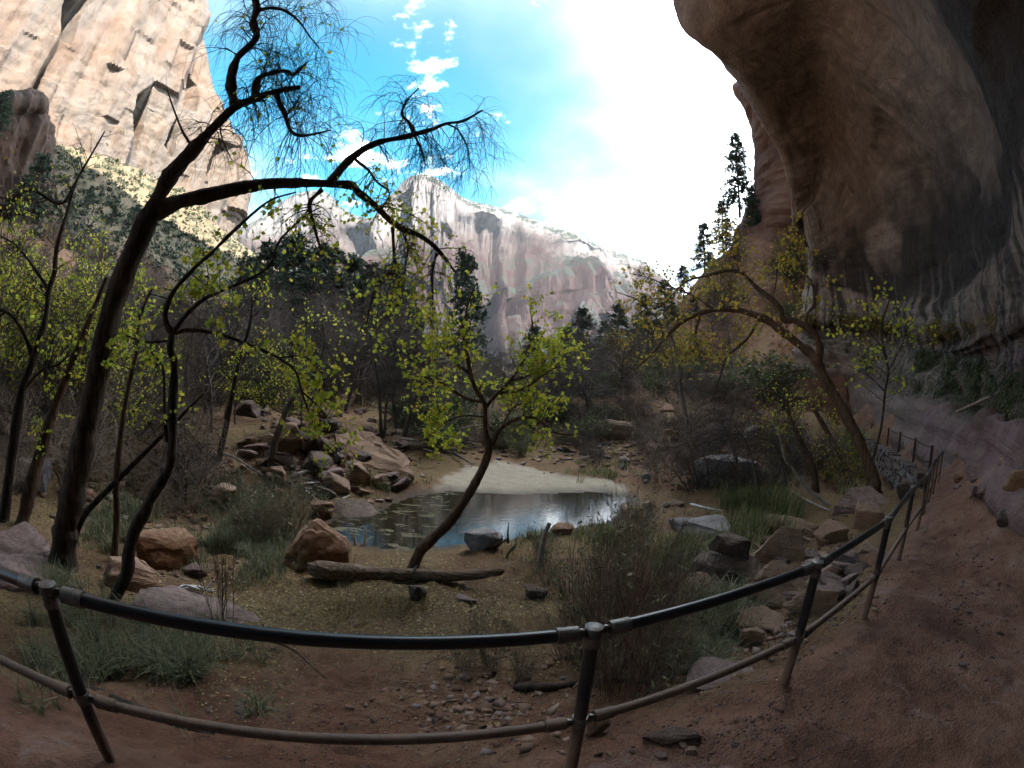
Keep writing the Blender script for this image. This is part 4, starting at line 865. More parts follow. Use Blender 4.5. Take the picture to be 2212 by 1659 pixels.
# --- the big leaning tree
g, D = gd(135, 1222); rng = np.random.default_rng(11)
tr = [limb([(135, 1222), (140, 1150), (152, 1090), (180, 960), (213, 800), (248, 650), (298, 520), (335, 445)], D, D - .3, 56, 44, 40)]
br = [limb([(330, 452), (365, 385), (419, 322), (474, 262), (510, 230), (547, 215), (590, 199), (649, 188)], D - .3, D - .7, 40, 9, 30),
      limb([(335, 460), (383, 437), (437, 425), (510, 408), (565, 399), (638, 395), (711, 397), (758, 401), (775, 416), (811, 445), (837, 471), (866, 492), (910, 511), (939, 533), (961, 558), (983, 587)], D - .3, D + .6, 36, 6, 48),
      limb([(507, 228), (500, 193), (501, 160), (514, 124), (547, 91), (554, 73), (547, 47), (554, 22), (552, 0), (545, -40)], D - .5, D - .9, 22, 12, 36),
      limb([(550, 210), (554, 179), (572, 162), (616, 153), (634, 162), (663, 135)], D - .6, D - .2, 17, 4, 24),
      limb([(598, 205), (605, 226), (616, 248), (627, 281), (649, 293), (685, 288), (715, 281)], D - .7, D - 1.2, 12, 3, 24),
      limb([(713, 394), (746, 354), (782, 325), (819, 307), (873, 296), (895, 290), (928, 281), (965, 267), (1001, 261), (1042, 238)], D + .1, D + .2, 19, 4, 36),
      limb([(895, 290), (884, 266), (868, 245), (882, 214), (905, 190)], D + .15, D + .3, 8, 2),
      limb([(895, 290), (910, 325), (919, 356)], D + .15, D, 6, 2.5),
      limb([(848, 490), (850, 533), (852, 580), (833, 595), (808, 631), (798, 670), (790, 708)], D + .4, D + .5, 9, 2.5),
      limb([(870, 500), (881, 536), (873, 587), (870, 631)], D + .4, D + .3, 7, 2.5),
      limb([(943, 547), (934, 587), (934, 631), (936, 697)], D + .5, D + .6, 7, 2.5),
      limb([(768, 345), (797, 369), (815, 394), (841, 416), (826, 451)], D + .1, D + .2, 7, 3),
      limb([(695, 410), (669, 439), (677, 483), (689, 526), (697, 550)], D + .05, D - .1, 10, 4),
      limb([(554, 22), (600, 18), (640, 40), (670, 80), (690, 105)], D - .9, D - 1.2, 8, 2),
      limb([(965, 267), (990, 282), (1010, 320), (1016, 370)], D + .2, D + .2, 4, 1.5),
      limb([(811, 445), (850, 450), (900, 470), (940, 500)], D + .3, D + .7, 4, 1.5),
      limb([(419, 322), (395, 285), (375, 235), (360, 190)], D - .4, D, 6, 2), limb([(474, 262), (480, 300), (500, 345)], D - .5, D - .7, 5, 2)]
P, R = tofix(br[:1]); t1 = []
top = tofix([br[2], br[3], br[4], br[13], br[0]]); right = tofix([br[5], br[6], br[7], br[14]]); low = tofix([br[1], br[8], br[9], br[10], br[11], br[12], br[15]])
a1 = sprout(*top, 34, (.4, 1.3), .75, .3, rng, .3, 1, .3, 8, .16, .3, .004, gcurve=-.5)
a2 = sprout(*a1, 9, (.25, 1.0), .6, -.05, rng, .2, 1, .6, 7, .14, .4, .0036, gcurve=-.65)
b1 = sprout(*right, 32, (.35, 1.0), .75, .15, rng, .15, 1, .35, 7, .15, .3, .004, gcurve=-.7)
b2 = sprout(*b1, 7, (.2, .8), .6, -.15, rng, .2, 1, .6, 6, .13, .4, .0034, gcurve=-.7)
c1 = sprout(*low, 30, (.3, .9), .8, -.05, rng, .2, 1, .35, 7, .16, .3, .0035, gcurve=-.6)
c2 = sprout(*c1, 4, (.2, .6), .7, -.2, rng, .2, 1, .6, 5, .14, .4, .0026, gcurve=-.6)
d1 = sprout(*tofix(br[16:]), 14, (.3, .7), .7, .1, rng, .2, 1, .4, 6, .15, .3, .003)
lc = np.vstack([along(c1[0], 650, rng), along(c2[0], 600, rng), along(a1[0], 110, rng)])
lf = leaves(lc, (.032, .07), rng)
build_tree('leaning_tree', 'thick dark leaning tree with weeping bare twigs and a long arching limb', g, tr, br, 'bark_dark', 'twig_dark',
           [(*a1, 4), (*a2, 3), (*b1, 4), (*b2, 3), (*c1, 4), (*c2, 3), (*d1, 3)], lf, 'leaf_lime', seed=1)

# --- forked slim tree beside it
g, D = gd(239, 1308); rng = np.random.default_rng(12)
tr = [limb([(237, 1310), (253, 1280), (274, 1238), (278, 1196), (292, 1143), (316, 1101), (328, 1072), (365, 1010), (372, 956), (372, 883), (376, 821), (376, 781), (368, 755), (372, 720)], D, D + .2, 29, 15, 48)]
br = [limb([(372, 722), (357, 689), (361, 660), (379, 624), (419, 580), (456, 547), (491, 512), (551, 457), (590, 430), (640, 415)], D + .2, D - .4, 13, 3, 36),
      limb([(374, 720), (401, 682), (437, 649), (481, 627), (540, 602), (583, 573), (600, 526), (630, 492), (660, 465), (690, 449)], D + .2, D + .9, 10, 2.5, 36),
      limb([(374, 722), (400, 714), (437, 715), (492, 728), (547, 748), (601, 773), (638, 802), (652, 846), (671, 901), (693, 948), (747, 999)], D + .2, D + .2, 9, 2.5, 40),
      limb([(370, 735), (328, 739), (299, 735), (270, 724), (248, 720)], D + .2, D + .7, 6, 3),
      limb([(361, 956), (357, 900), (355, 846), (352, 795), (335, 770), (312, 745)], D + .15, D + .4, 11, 3, 24),
      limb([(437, 649), (450, 600), (440, 540)], D + .4, D + .3, 4, 1.5), limb([(652, 846), (690, 880), (720, 930), (728, 980)], D + .2, D + .1, 3.5, 1.5), limb([(601, 773), (650, 770), (690, 790), (700, 830)], D + .2, D + .5, 4, 1.5)]
Q = tofix(br)
a1 = sprout(*Q, 16, (.18, .55), .8, 0, rng, .15, 1, .4, 6, .16, .3, .003, gcurve=-.3)
a2 = sprout(*a1, 2.5, (.1, .3), .7, -.1, rng, .2, 1, .6, 5, .15, .4, .0024, gcurve=-.3)
lf = leaves(np.vstack([along(a1[0], 480, rng), along(a2[0], 900, rng)]), (.03, .068), rng)
build_tree('forked_tree', 'slim forked tree with lime green leaves growing beside the thick leaning trunk', g, tr, br, 'bark_dark', 'twig_dark', [(*a1, 3), (*a2, 3)], lf, 'leaf_lime', seed=2)

# --- slim neighbours on the left bank
def slim(pts, label, w0, w1, bark='bark_dark', leafn=0, seed=0, extra=(), per=22, tw=(.3, .9), dd=0.0, lm='leaf_lime', ls=(.028, .055), cat='tree', name='slim_tree', tmat='twig_dark', gc=-.1, base=None):
    g, D = gd(*(base or pts[0])); rng = np.random.default_rng(200 + seed)
    tr = [limb(pts, D, D + dd, w0, w1, 30)]; br = [limb(p, D + e0, D + e1, a, b, 20) for p, e0, e1, a, b in extra]
    Q = tofix(tr + br); s = D / 9.0
    a1 = sprout(*Q, per, (tw[0] * s, tw[1] * s), .7, .15, rng, .35, 1, .45, 6, .16, .3, .0028 * s, gcurve=gc)
    a2 = sprout(*a1, 3, (tw[0] * .4 * s, tw[1] * .5 * s), .7, 0, rng, .2, 1, .6, 5, .15, .4, .0022 * s, gcurve=gc)
    lf = leaves(np.vstack([along(a1[0], leafn // 3, rng), along(a2[0], leafn - leafn // 3, rng)]), (ls[0] * s ** .5, ls[1] * s ** .5), rng) if leafn else None
    return build_tree(name, label, g, tr, br, bark, tmat, [(*a1, 3), (*a2, 3)], lf, lm, seed=seed, cat=cat)
slim([(150, 1190), (175, 1123), (204, 1087), (255, 1036), (310, 981), (354, 937), (400, 890), (440, 850)], 'leaning bare sapling crossing behind the forked tree', 17, 5, seed=1, per=12)
slim([(246, 1214), (252, 1123), (252, 1028), (266, 901), (288, 791), (299, 744), (300, 690), (330, 620)], 'straight slender trunk between the thick trunk and the forked tree', 17, 5, seed=2, leafn=200, per=16, bark='bark_brown')
slim([(46, 1138), (55, 1101), (73, 1028), (95, 955), (120, 875), (150, 800), (190, 700), (230, 600)], 'brown tilted tree beside the purple grey boulder', 30, 9, seed=3, leafn=260, dd=.4, bark='bark_brown', per=20)
slim([(8, 1125), (11, 1101), (29, 955), (47, 846), (73, 773), (98, 689), (106, 627), (117, 591), (124, 529), (146, 456), (164, 394), (197, 335), (226, 284)], 'tall thin dark tree with lime leaves left of the thick trunk', 26, 3, seed=4, leafn=800, dd=.6, per=40,
     extra=(([(73, 773), (40, 700), (0, 670), (-60, 690)], .3, .2, 11, 4), ([(106, 627), (60, 560), (20, 520), (-40, 500)], .4, .2, 7, 2), ([(47, 846), (90, 800), (120, 790), (160, 760)], .2, .0, 7, 2), ([(164, 394), (130, 440), (60, 410), (0, 459)], .5, .3, 6, 5)))
slim([(470, 1000), (489, 919), (503, 846), (518, 773), (540, 700), (545, 640)], 'dark upright sapling on the left bank behind the forked tree', 14, 4, seed=5, leafn=350, per=30)
slim([(580, 1024), (594, 955), (620, 883), (645, 842), (680, 800), (700, 740), (695, 680)], 'curved grey sapling leaning toward the pool', 16, 4, seed=6, leafn=300, per=30, bark='bark_grey', tmat='twig_grey')
slim([(398, 900), (402, 828), (405, 770), (420, 700), (410, 620)], 'bare grey sapling uphill of the forked tree', 13, 4, seed=7, per=26, bark='bark_grey', tmat='twig_grey')
slim([(822, 948), (822, 900), (818, 850), (812, 800), (800, 730), (806, 660)], 'bare twin-stemmed grey tree above the driftwood', 9, 3, seed=8, per=40, bark='bark_grey', tmat='twig_grey', extra=(([(830, 946), (834, 880), (842, 810), (850, 740)], 0, .3, 8, 2),))
slim([(1487, 930), (1478, 880), (1470, 840), (1464, 780), (1450, 730), (1430, 690)], 'pale leaning trunk on the slope below the far trail', 9, 4, seed=9, per=20, bark='bark_grey', tmat='twig_grey', leafn=120, lm='leaf_yellow')

# --- the small lime tree in the middle
g, D = gd(893, 1228); rng = np.random.default_rng(13)
tr = [limb([(890, 1232), (908, 1190), (933, 1164), (970, 1128), (999, 1088), (1024, 1048), (1046, 1004), (1057, 967), (1055, 948)], D, D + .5, 25, 17, 36)]
br = [limb([(1053, 955), (1048, 924), (1048, 895), (1046, 869), (1030, 845), (1017, 811), (1010, 770), (1000, 720), (1010, 660), (1030, 610)], D + .5, D + .7, 13, 3, 36),
      limb([(1058, 965), (1068, 949), (1082, 924), (1115, 906), (1152, 902), (1174, 916), (1203, 936), (1246, 938)], D + .5, D + .3, 11, 2.5, 30),
      limb([(1048, 880), (1075, 850), (1100, 825), (1130, 780), (1150, 720), (1145, 665)], D + .6, D + 1.0, 8, 2, 24),
      limb([(1046, 869), (1005, 860), (960, 830), (915, 815), (870, 812)], D + .6, D + .2, 7, 2, 24),
      limb([(1017, 811), (970, 770), (940, 720), (925, 670)], D + .6, D + .9, 6, 2, 20), limb([(1075, 850), (1130, 840), (1190, 800), (1235, 780)], D + .7, D + .4, 6, 2, 20), limb([(1100, 825), (1160, 800), (1200, 740)], D + .8, D + 1.1, 5, 1.5, 20), limb([(1082, 924), (1110, 880), (1170, 860)], D + .5, D + .9, 5, 1.5, 20), limb([(1046, 900), (990, 900), (940, 930), (920, 960)], D + .5, D + .3, 4, 1.5, 20)]
Q = tofix(br)
a1 = sprout(*Q, 22, (.25, .75), .8, .45, rng, .3, 1, .4, 6, .15, .3, .003)
a2 = sprout(*a1, 3.5, (.12, .4), .7, .05, rng, .2, 1, .6, 5, .15, .4, .0024)
lf = leaves(np.vstack([along(a1[0], 1000, rng), along(a2[0], 3600, rng)]), (.022, .064), rng)
build_tree('lime_leafed_tree', 'small leaning tree with bright lime yellow leaves in front of the pool', g, tr, br, 'bark_brown', 'twig_dark', [(*a1, 3), (*a2, 3)], lf, 'leaf_lime', seed=3)

# --- the arching tree by the rail
g, D = gd(1892, 1064); rng = np.random.default_rng(14)
tr = [limb([(1894, 1070), (1890, 1055), (1882, 1021), (1853, 948), (1820, 883), (1784, 824), (1764, 778)], D, D + .2, 27, 21, 30)]
br = [limb([(1768, 785), (1750, 762), (1726, 744), (1689, 715), (1653, 689), (1616, 675), (1580, 667), (1543, 669), (1507, 678), (1470, 697), (1434, 733), (1400, 772), (1370, 800)], D + .2, D + 1.6, 22, 3, 48),
      limb([(1766, 782), (1771, 751), (1762, 726), (1744, 708), (1718, 693), (1693, 689), (1686, 667), (1667, 646), (1638, 624), (1616, 602), (1598, 587), (1569, 584), (1530, 595), (1480, 610), (1430, 660)], D + .2, D - .5, 17, 2, 48),
      limb([(1740, 702), (1744, 678), (1758, 660), (1760, 638), (1755, 613), (1737, 587), (1722, 554), (1708, 520), (1690, 480)], D + .1, D - .3, 8, 2, 30),
      limb([(1512, 680), (1503, 718), (1507, 751), (1518, 790)], D + .9, D + 1.0, 6, 2), limb([(1640, 690), (1616, 729), (1591, 751), (1569, 773), (1558, 806), (1536, 868)], D + .5, D + .8, 7, 2, 24),
      limb([(1667, 646), (1676, 610), (1680, 575), (1700, 560)], D, D + .4, 5, 1.5), limb([(1598, 587), (1585, 555), (1570, 525), (1540, 500)], D - .3, D - .1, 4, 1.5), limb([(1543, 669), (1500, 640), (1450, 620), (1400, 600), (1360, 590)], D + .7, D + 1.2, 5, 1.5, 24),
      limb([(1784, 824), (1740, 800), (1690, 810), (1650, 840), (1620, 880)], D + .2, D + .5, 5, 1.5, 24), limb([(1434, 733), (1420, 690), (1380, 650), (1330, 630)], D + 1.2, D + 1.4, 4, 1.5, 20)]
Q = tofix(br)
a1 = sprout(*Q, 30, (.4, 1.2), .8, .1, rng, .2, 1, .4, 7, .16, .3, .004, gcurve=-.35)
a2 = sprout(*a1, 4, (.2, .7), .7, -.05, rng, .2, 1, .6, 5, .16, .4, .003, gcurve=-.3)
up = a2[0][a2[0][:, 0, 2] > g[2] + 3.6]
lf = leaves(np.vstack([along(up, 2300, rng), along(a1[0][a1[0][:, 0, 2] > g[2] + 3.6], 500, rng)]), (.04, .1), rng)
build_tree('arching_tree', 'dark tree arching over the slope with thin yellow leaves beside the rail', g, tr, br, 'bark_brown', 'twig_dark', [(*a1, 3), (*a2, 3)], lf, 'leaf_yellow', seed=4)
slim([(1762, 1064), (1755, 1010), (1726, 948), (1707, 904), (1690, 860), (1640, 840)], 'bare leaning trunk left of the arching tree', 17, 4, seed=21, per=40, tw=(.3, 1.0), gc=-.4, bark='bark_brown', leafn=150, lm='leaf_lime')
slim([(1842, 1050), (1820, 1000), (1799, 955), (1762, 890), (1737, 861), (1705, 868), (1670, 900)], 'hooked bare trunk just behind the arching tree', 15, 4, seed=22, per=36, tw=(.3, 1.0), gc=-.4, bark='bark_brown', leafn=420, lm='leaf_lime')
slim([(1790, 1092), (1760, 1068), (1737, 1047), (1710, 1010), (1696, 992), (1682, 937), (1667, 908)], 'pale dead bough propped against the boulders', 9, 3, seed=23, per=10, bark='dead_wood', tmat='twig_grey', cat='dead branch', name='dead_bough')
slim([(1873, 1062), (1886, 992), (1904, 919), (1912, 846), (1919, 802), (1910, 755), (1905, 700), (1925, 640)], 'thin sapling with big lime leaves beside the stained wall', 7, 2.5, seed=24, per=26, leafn=420, ls=(.04, .085), name='sapling', gc=0.0,
     extra=(([(1912, 846), (1880, 815), (1850, 800)], 0, 0, 3, 1.5), ([(1919, 802), (1950, 740), (1965, 700)], 0, .2, 3, 1.5), ([(1910, 755), (1880, 720), (1860, 690)], 0, .1, 3, 1.5)))
# tangle of grey dead brush right of the pool
for i, (x, y, s) in enumerate(((1640, 1075, 1), (1700, 1070, 2), (1600, 1055, 3))):
    slim([(x, y), (x - 12, y - 70), (x - 35, y - 130), (x - 70, y - 170)], ('grey tangle of drooping dead twigs above the flat slab', 'dense dead brush leaning left of the propped bough', 'low dead brush beside the blue grey boulder')[i], 8, 3, seed=30 + s, per=70, tw=(.5, 1.5), gc=-.6, bark='bark_grey', tmat='twig_grey', cat='dead brush', name='dead_brush')

# ------------------------------------------------------------------ background vegetation: prototypes, then copies
def proto_stems(seed, n, h, spread, r0, rng):
    th = rng.uniform(0, 6.28, n); rad = rng.uniform(0, .12, n) * h
    P = np.zeros((n, 7, 3)); P[:, 0] = np.stack([rad * np.cos(th), rad * np.sin(th), 0 * th - 0.1], -1)
    d = unit(np.stack([spread * np.cos(th) * rng.uniform(.3, 1, n), spread * np.sin(th) * rng.uniform(.3, 1, n), np.ones(n)], -1)); L = h * rng.uniform(.6, 1.0, n)
    for k in range(1, 7): d = unit(d + rng.normal(size=(n, 3)) * 0.1); P[:, k] = P[:, k - 1] + d * (L / 6)[:, None]
    R = r0 * rng.uniform(.6, 1, n)[:, None] * np.linspace(1, .3, 7)[None]; return P, R
PROTO = {}
def add_proto(key, parts): PROTO.setdefault(key, []).append(parts)      # parts: [(name, mesh, stuff)]
def pm(name, VF, mat, smooth=True): return mesh_np(name, VF[0], VF[1], MAT[mat], smooth)
for v in range(4):
    rng = np.random.default_rng(900 + v)
    P, R = proto_stems(v, 12, 1.0, .75, .010, rng); a1 = sprout(P, R, 9, (.15, .4), .7, .1, rng, .2, 1, .6, 5, .14, .4, .0035); a2 = sprout(*a1, 5, (.08, .22), .75, .05, rng, .1, 1, .7, 4, .16, .5, .0026)
    tw = join([tubes(*a1, 3), tubes(*a2, 3)])
    for key, mt in (('bare_shrub', 'twig_grey'), ('red_shrub', 'twig_red'), ('pale_shrub', 'twig_tan')): add_proto(key, [('stem', pm('stem', tubes(P, R, 5), mt), 1), ('twigs', pm('twigs', tw, mt), 1)])
    for key, lm, shp, n, sz in (('leafy_shrub', 'leaf_dull', QUAD, 1500, (.03, .06)), ('gold_shrub', 'leaf_gold', QUAD, 1300, (.03, .06)), ('lime_shrub', 'leaf_lime', QUAD, 700, (.03, .065)), ('yl_shrub', 'leaf_yellow', QUAD, 320, (.03, .06))):
        lf = leaves(np.vstack([along(a1[0], n // 3, rng), along(a2[0], n, rng)]), sz, rng, shp)
        add_proto(key, [('stem', PROTO['bare_shrub'][v][0][1], 1), ('twigs', PROTO['bare_shrub'][v][1][1], 1), ('foliage', pm('foliage', lf, lm, False), 1)])
    # willow clump: upright thin stems with narrow leaves
    P, R = proto_stems(v, 70, 1.0, .5, .0042, rng); a1 = sprout(P, R, 4, (.1, .3), .4, .2, rng, .3, 1, .7, 5, .1, .5, .0018)
    lf = leaves(np.vstack([along(a1[0], 200, rng), along(P, 70, rng)]), (.03, .075), rng, NEEDLE * np.array([1.2, 1]), up=.3)
    add_proto('willow', [('stem', pm('stem', tubes(P, R, 4), 'twig_tan'), 1), ('twigs', pm('twigs', tubes(*a1, 3), 'twig_tan'), 1), ('foliage', pm('foliage', lf, 'grass_blue', False), 1)])
    P, R = proto_stems(v, 10, 1.0, .6, .0075, rng); a1 = sprout(P, R, 10, (.1, .4), .45, .3, rng, .3, 1, .7, 5, .1, .4, .0026)
    add_proto('twig_clump', [('stem', pm('stem', tubes(P, R, 4), 'twig_red'), 1), ('twigs', pm('twigs', tubes(*a1, 3), 'twig_red'), 1)])
    # trees, unit height
    K = 12; t = np.linspace(0, 1, K); T = np.stack([.05 * np.sin(t * 5 + v) + .12 * t * rng.normal(), .05 * np.cos(t * 4 + 2 * v) + .12 * t * rng.normal(), t * .95 - .04], -1)
    T -= T[0] * np.array([1, 1, 0]); TR = .022 * (1 - .75 * t)
    b1 = sprout(T[None], TR[None], 22, (.2, .5), .75, .25, rng, .25, 1, .6, 7, .12, .3, .003, rmax=.02); b2 = sprout(*b1, 6, (.1, .28), .65, .05, rng, .2, 1, .6, 5, .15, .4, .0028); b3 = sprout(*b2, 4, (.06, .18), .7, 0, rng, .2, 1, .7, 4, .15, .5, .0022)
    for key, bk, tk in (('bare_tree', 'bark_grey', 'twig_grey'),): add_proto(key, [('trunk', pm('trunk', tubes(T, TR, 8), bk), 0), ('branch', pm('branch', tubes(*b1, 5), bk), 1), ('twigs', pm('twigs', join([tubes(*b2, 3), tubes(*b3, 3)]), tk), 1)])
    for key, lm, n, sz in (('yellow_tree', 'leaf_yellow', 2600, (.012, .03)), ('lime_tree', 'leaf_lime', 620, (.016, .036)), ('gold_tree', 'leaf_gold', 1700, (.01, .034))):
        lf = leaves(np.vstack([along(b2[0], n // 2, rng), along(b3[0], n, rng)]), sz, rng, QUAD)
        add_proto(key, PROTO['bare_tree'][v] + [('foliage', pm('foliage', lf, lm, False), 1)])
    # conifer
    nb = 110; hh = np.sort(rng.uniform(.14, .97, nb)); th = rng.uniform(0, 6.28, nb); Lb = (.30 * (1 - hh) ** .75 + .02) * rng.uniform(.55, 1.1, nb)
    B = np.zeros((nb, 5, 3)); q = np.linspace(0, 1, 5)
    B[:, :, 0] = Lb[:, None] * q * np.cos(th)[:, None]; B[:, :, 1] = Lb[:, None] * q * np.sin(th)[:, None]; B[:, :, 2] = hh[:, None] + Lb[:, None] * (.15 * q - .35 * q ** 2)
    BR = np.full((nb, 1), .004) * np.linspace(1, .3, 5)[None]; s1 = sprout(B, BR, 6, (.02, .085), .6, 0, rng, .2, 1, .6, 4, .1, .5, .001)
    lf = leaves(np.vstack([along(s1[0], 5200, rng, .1), along(B, 1400, rng, .3)]), (.014, .03), rng, NEEDLE * np.array([2.2, 1]), up=.1)
    TT = np.stack([0 * t, 0 * t, t], -1)
    add_proto('conifer', [('trunk', pm('trunk', tubes(TT, .016 * (1 - .9 * t) + .001, 7), 'bark_dark'), 0), ('branch', pm('branch', join([tubes(B, BR, 4), tubes(*s1, 3)]), 'bark_dark'), 1), ('foliage', pm('foliage', lf, 'needle', False), 1)])
def plant(key, name, cat, loc, h, label, group, wide=1.0, rng=RNG, tilt=0.0, var=None):
    ps = PROTO[key][rng.integers(len(PROTO[key])) if var is None else var]
    root = link(name, None, loc=loc); root.scale = (h * wide * rng.uniform(.9, 1.1), h * wide * rng.uniform(.9, 1.1), h); root.rotation_euler = (rng.normal() * .04 + tilt, rng.normal() * .04, rng.uniform(0, 6.28))
    tag(root, label, cat, group)
    for nm, me, st in ps:
        o = link(nm, me, root)
        if st: o['kind'] = 'stuff'
    return root
def on_ground(p): return np.array([p[0], p[1], float(H(p[0], p[1]))])
def by_top(key, name, cat, vx, vy, d, label, group=None, wide=1.0, lo=0.6):
    p = at(vx, vy, d); g_ = on_ground(p); h = max(p[2] - g_[2], lo); return plant(key, name, cat, g_, h, label, group, wide)
CON = 'dark green conifers among the bare brush'
for vx, vy, d, lb in ((618, 505, 62, 'dark conifer under the arching limb, left of the pink butte'), (700, 520, 58, 'dark conifer below the long arching limb'), (765, 545, 60, 'dark conifer beside the hanging twigs'), (1030, 540, 70, 'tall dark conifer rising behind the lime leafed tree'), (1272, 660, 64, 'blue green conifer in the canyon gap beyond the sand bank'), (1232, 700, 60, 'short conifer beside the blue green conifer'),
                       (1305, 690, 78, 'small conifer on the right skyline of the gap'), (560, 560, 70, 'shaded conifer on the left slope'), (845, 560, 75, 'narrow conifer left of the mesa foot'), (880, 620, 66, 'broad dark conifer in the left brush'), (250, 440, 105, 'conifer standing at the shadow edge of the talus'), (1205, 760, 55, 'low conifer behind the lime leaves'), (1150, 700, 90, 'distant conifer behind the crown of the lime tree')):
    by_top('conifer', 'conifer', 'conifer', vx, vy, d, lb, CON, 1.25 if vx != 1030 else .85)
for i_, (vx, vy, d) in enumerate(((590, 515, 48), (650, 498, 54), (735, 530, 50), (800, 560, 54), (860, 605, 50), (535, 540, 58), (680, 560, 44), (780, 600, 46), (905, 660, 58))):
    by_top('conifer', 'conifer', 'conifer', vx, vy, d, 'dark conifer in the wood between the thick trunk and the mesa', 'conifers left of the canyon gap', 1.2)
for vx, vy, d in ((1340, 655, 70), (1390, 632, 72), (1438, 600, 74), (1478, 572, 76), (1325, 705, 60), (1408, 690, 62), (1455, 650, 68), (1500, 640, 66), (1370, 720, 56)):
    by_top('conifer', 'conifer', 'conifer', vx, vy, d, 'dark conifer on the wooded slope right of the canyon gap', 'conifers right of the canyon gap', 1.4, 3)
for vx, yt, yb, d, wd, lb in ((1598, 284, 470, 81, .95, 'tall pine on the skyline beside the brown buttress'), (1562, 430, 545, 79, 1.1, 'pine clinging below the skyline pine'), (1522, 478, 600, 77, 1.2, 'bushy conifer on the right skyline'), (1630, 400, 500, 78, 1.1, 'short pine rooted on the buttress foot')):
    p = at(vx, yb, d); q = at(vx, yt, d); plant('conifer', 'pine_tree', 'pine', p, q[2] - p[2], lb, None, wd)
for vx, yt, d, lb in ((20, 190, 90, 'dark conifer crowning the shaded outcrop'), (-30, 170, 88, 'second dark conifer on the shaded outcrop'), (95, 330, 92, 'conifer at the foot of the shaded outcrop'), (300, 440, 118, 'dark conifer on the talus left of the thick trunk'), (200, 400, 112, 'low conifer at the lit talus edge')):
    q = at(vx, yt, d); hgt = 9 if yt < 200 else q[2] - float(H(q[0], q[1])); plant('conifer', 'conifer', 'conifer', (q[0], q[1], q[2] - hgt), hgt, lb, CON, 1.5)
R2 = np.random.default_rng(77)
def fill(n, xr, dr, hr, keys, name, cat, label, group, ymax=None, wide=(.8, 1.3), rng=R2):
    """n plants at random headings and distances; ymax: picture height their tops must stay under"""
    c = 0; tries = 0
    while c < n and tries < n * 8:
        tries += 1
        vx = rng.uniform(*xr); d = rng.uniform(*dr); p = on_ground(at(vx, 800, d)); h = rng.uniform(*hr)
        if poly_dist(POOL, np.array(p[0]), np.array(p[1])) < 1.2 or in_poly(POOL, np.array(p[0]), np.array(p[1])) or in_poly(SAND, np.array(p[0]), np.array(p[1])): continue
        if ymax is not None:
            top = at(vx, ymax(vx), d)[2]; h = min(h, top - p[2])
            if h < hr[0] * .6: continue
        plant(keys[rng.integers(len(keys))], name, cat, p, h, label, group, rng.uniform(*wide), rng); c += 1
SKY = lambda x: float(np.interp(x, [-100, 0, 130, 260, 350, 500, 620, 760, 860, 890, 1000, 1240, 1330, 1400, 1500, 1560, 1700, 2300], [440, 470, 400, 440, 540, 540, 560, 570, 620, 745, 770, 750, 700, 670, 600, 560, 500, 500]))
fill(60, (-60, 560), (16, 48), (2.5, 5.5), ['bare_tree'], 'bare_tree', 'tree', 'bare grey tree on the brushy left hillside', 'bare trees on the left hillside', SKY)
fill(44, (540, 920), (20, 55), (3, 6.5), ['bare_tree'], 'bare_tree', 'tree', 'bare grey tree in the thicket beyond the tumbled rocks', 'bare trees beyond the tumbled rocks', SKY)
fill(52, (-60, 480), (12, 34), (1.2, 2.8), ['bare_shrub'], 'bare_shrub', 'shrub', 'leafless grey shrub on the left hillside', 'leafless shrubs on the left hillside', SKY, (1.0, 1.6))
fill(22, (480, 860), (27, 38), (1.2, 2.8), ['bare_shrub'], 'bare_shrub', 'shrub', 'leafless grey shrub above the tumbled rocks', 'leafless shrubs above the tumbled rocks', SKY, (1.0, 1.6))
fill(20, (-60, 460), (9.5, 22), (1.2, 2.6), ['pale_shrub'], 'pale_brush', 'shrub', 'pale tan leafless brush on the left bank', 'pale brush on the left bank', SKY, (.9, 1.4))
fill(12, (1380, 1700), (17, 34), (1.2, 2.4), ['pale_shrub'], 'pale_brush', 'shrub', 'pale tan leafless brush on the right slope', 'pale brush on the right slope', SKY, (.9, 1.4))
fill(16, (-60, 330), (45, 85), (3, 6), ['red_shrub'], 'red_shrub', 'shrub', 'reddish leafless shrub below the shaded outcrop', 'reddish shrubs under the outcrop', SKY, (1.0, 1.5))
fill(26, (-60, 620), (24, 70), (2.0, 4.5), ['leafy_shrub'], 'green_shrub', 'shrub', 'dull green shrub on the shaded left slope', 'green shrubs on the left slope', SKY, (.9, 1.4))
fill(14, (-60, 330), (11.5, 28), (2.4, 5.5), ['lime_tree'], 'lime_tree', 'tree', 'slender tree with scattered lime leaves on the left bank', 'lime leafed trees on the left bank', SKY, (.8, 1.1))
fill(8, (300, 760), (16, 30), (1.8, 3.6), ['lime_tree'], 'lime_tree', 'tree', 'slender lime leafed tree above the far bank rocks', 'lime leafed trees above the far bank', SKY, (.8, 1.1))
fill(50, (800, 1340), (25, 44), (1.4, 3.4), ['bare_shrub', 'bare_shrub', 'leafy_shrub'], 'thicket_shrub', 'shrub', 'dark tangled shrub in the thicket behind the sand bank', 'thicket behind the sand bank', SKY, (1.0, 1.6))
fill(24, (820, 1340), (26, 56), (3, 6.5), ['bare_tree'], 'bare_tree', 'tree', 'bare grey tree in the thicket behind the sand bank', 'bare trees behind the sand bank', SKY)
fill(30, (830, 1340), (20.5, 29), (.9, 2.2), ['leafy_shrub', 'pale_shrub', 'bare_shrub'], 'bank_shrub', 'shrub', 'green and tan brush along the bank just behind the sand', 'brush just behind the sand bank', SKY, (1.0, 1.5))
fill(8, (860, 1010), (34, 50), (2, 4), ['gold_shrub'], 'gold_shrub', 'shrub', 'olive gold shrub at the canyon gap', 'olive gold shrubs at the gap', lambda x: 690, (.8, 1.2))
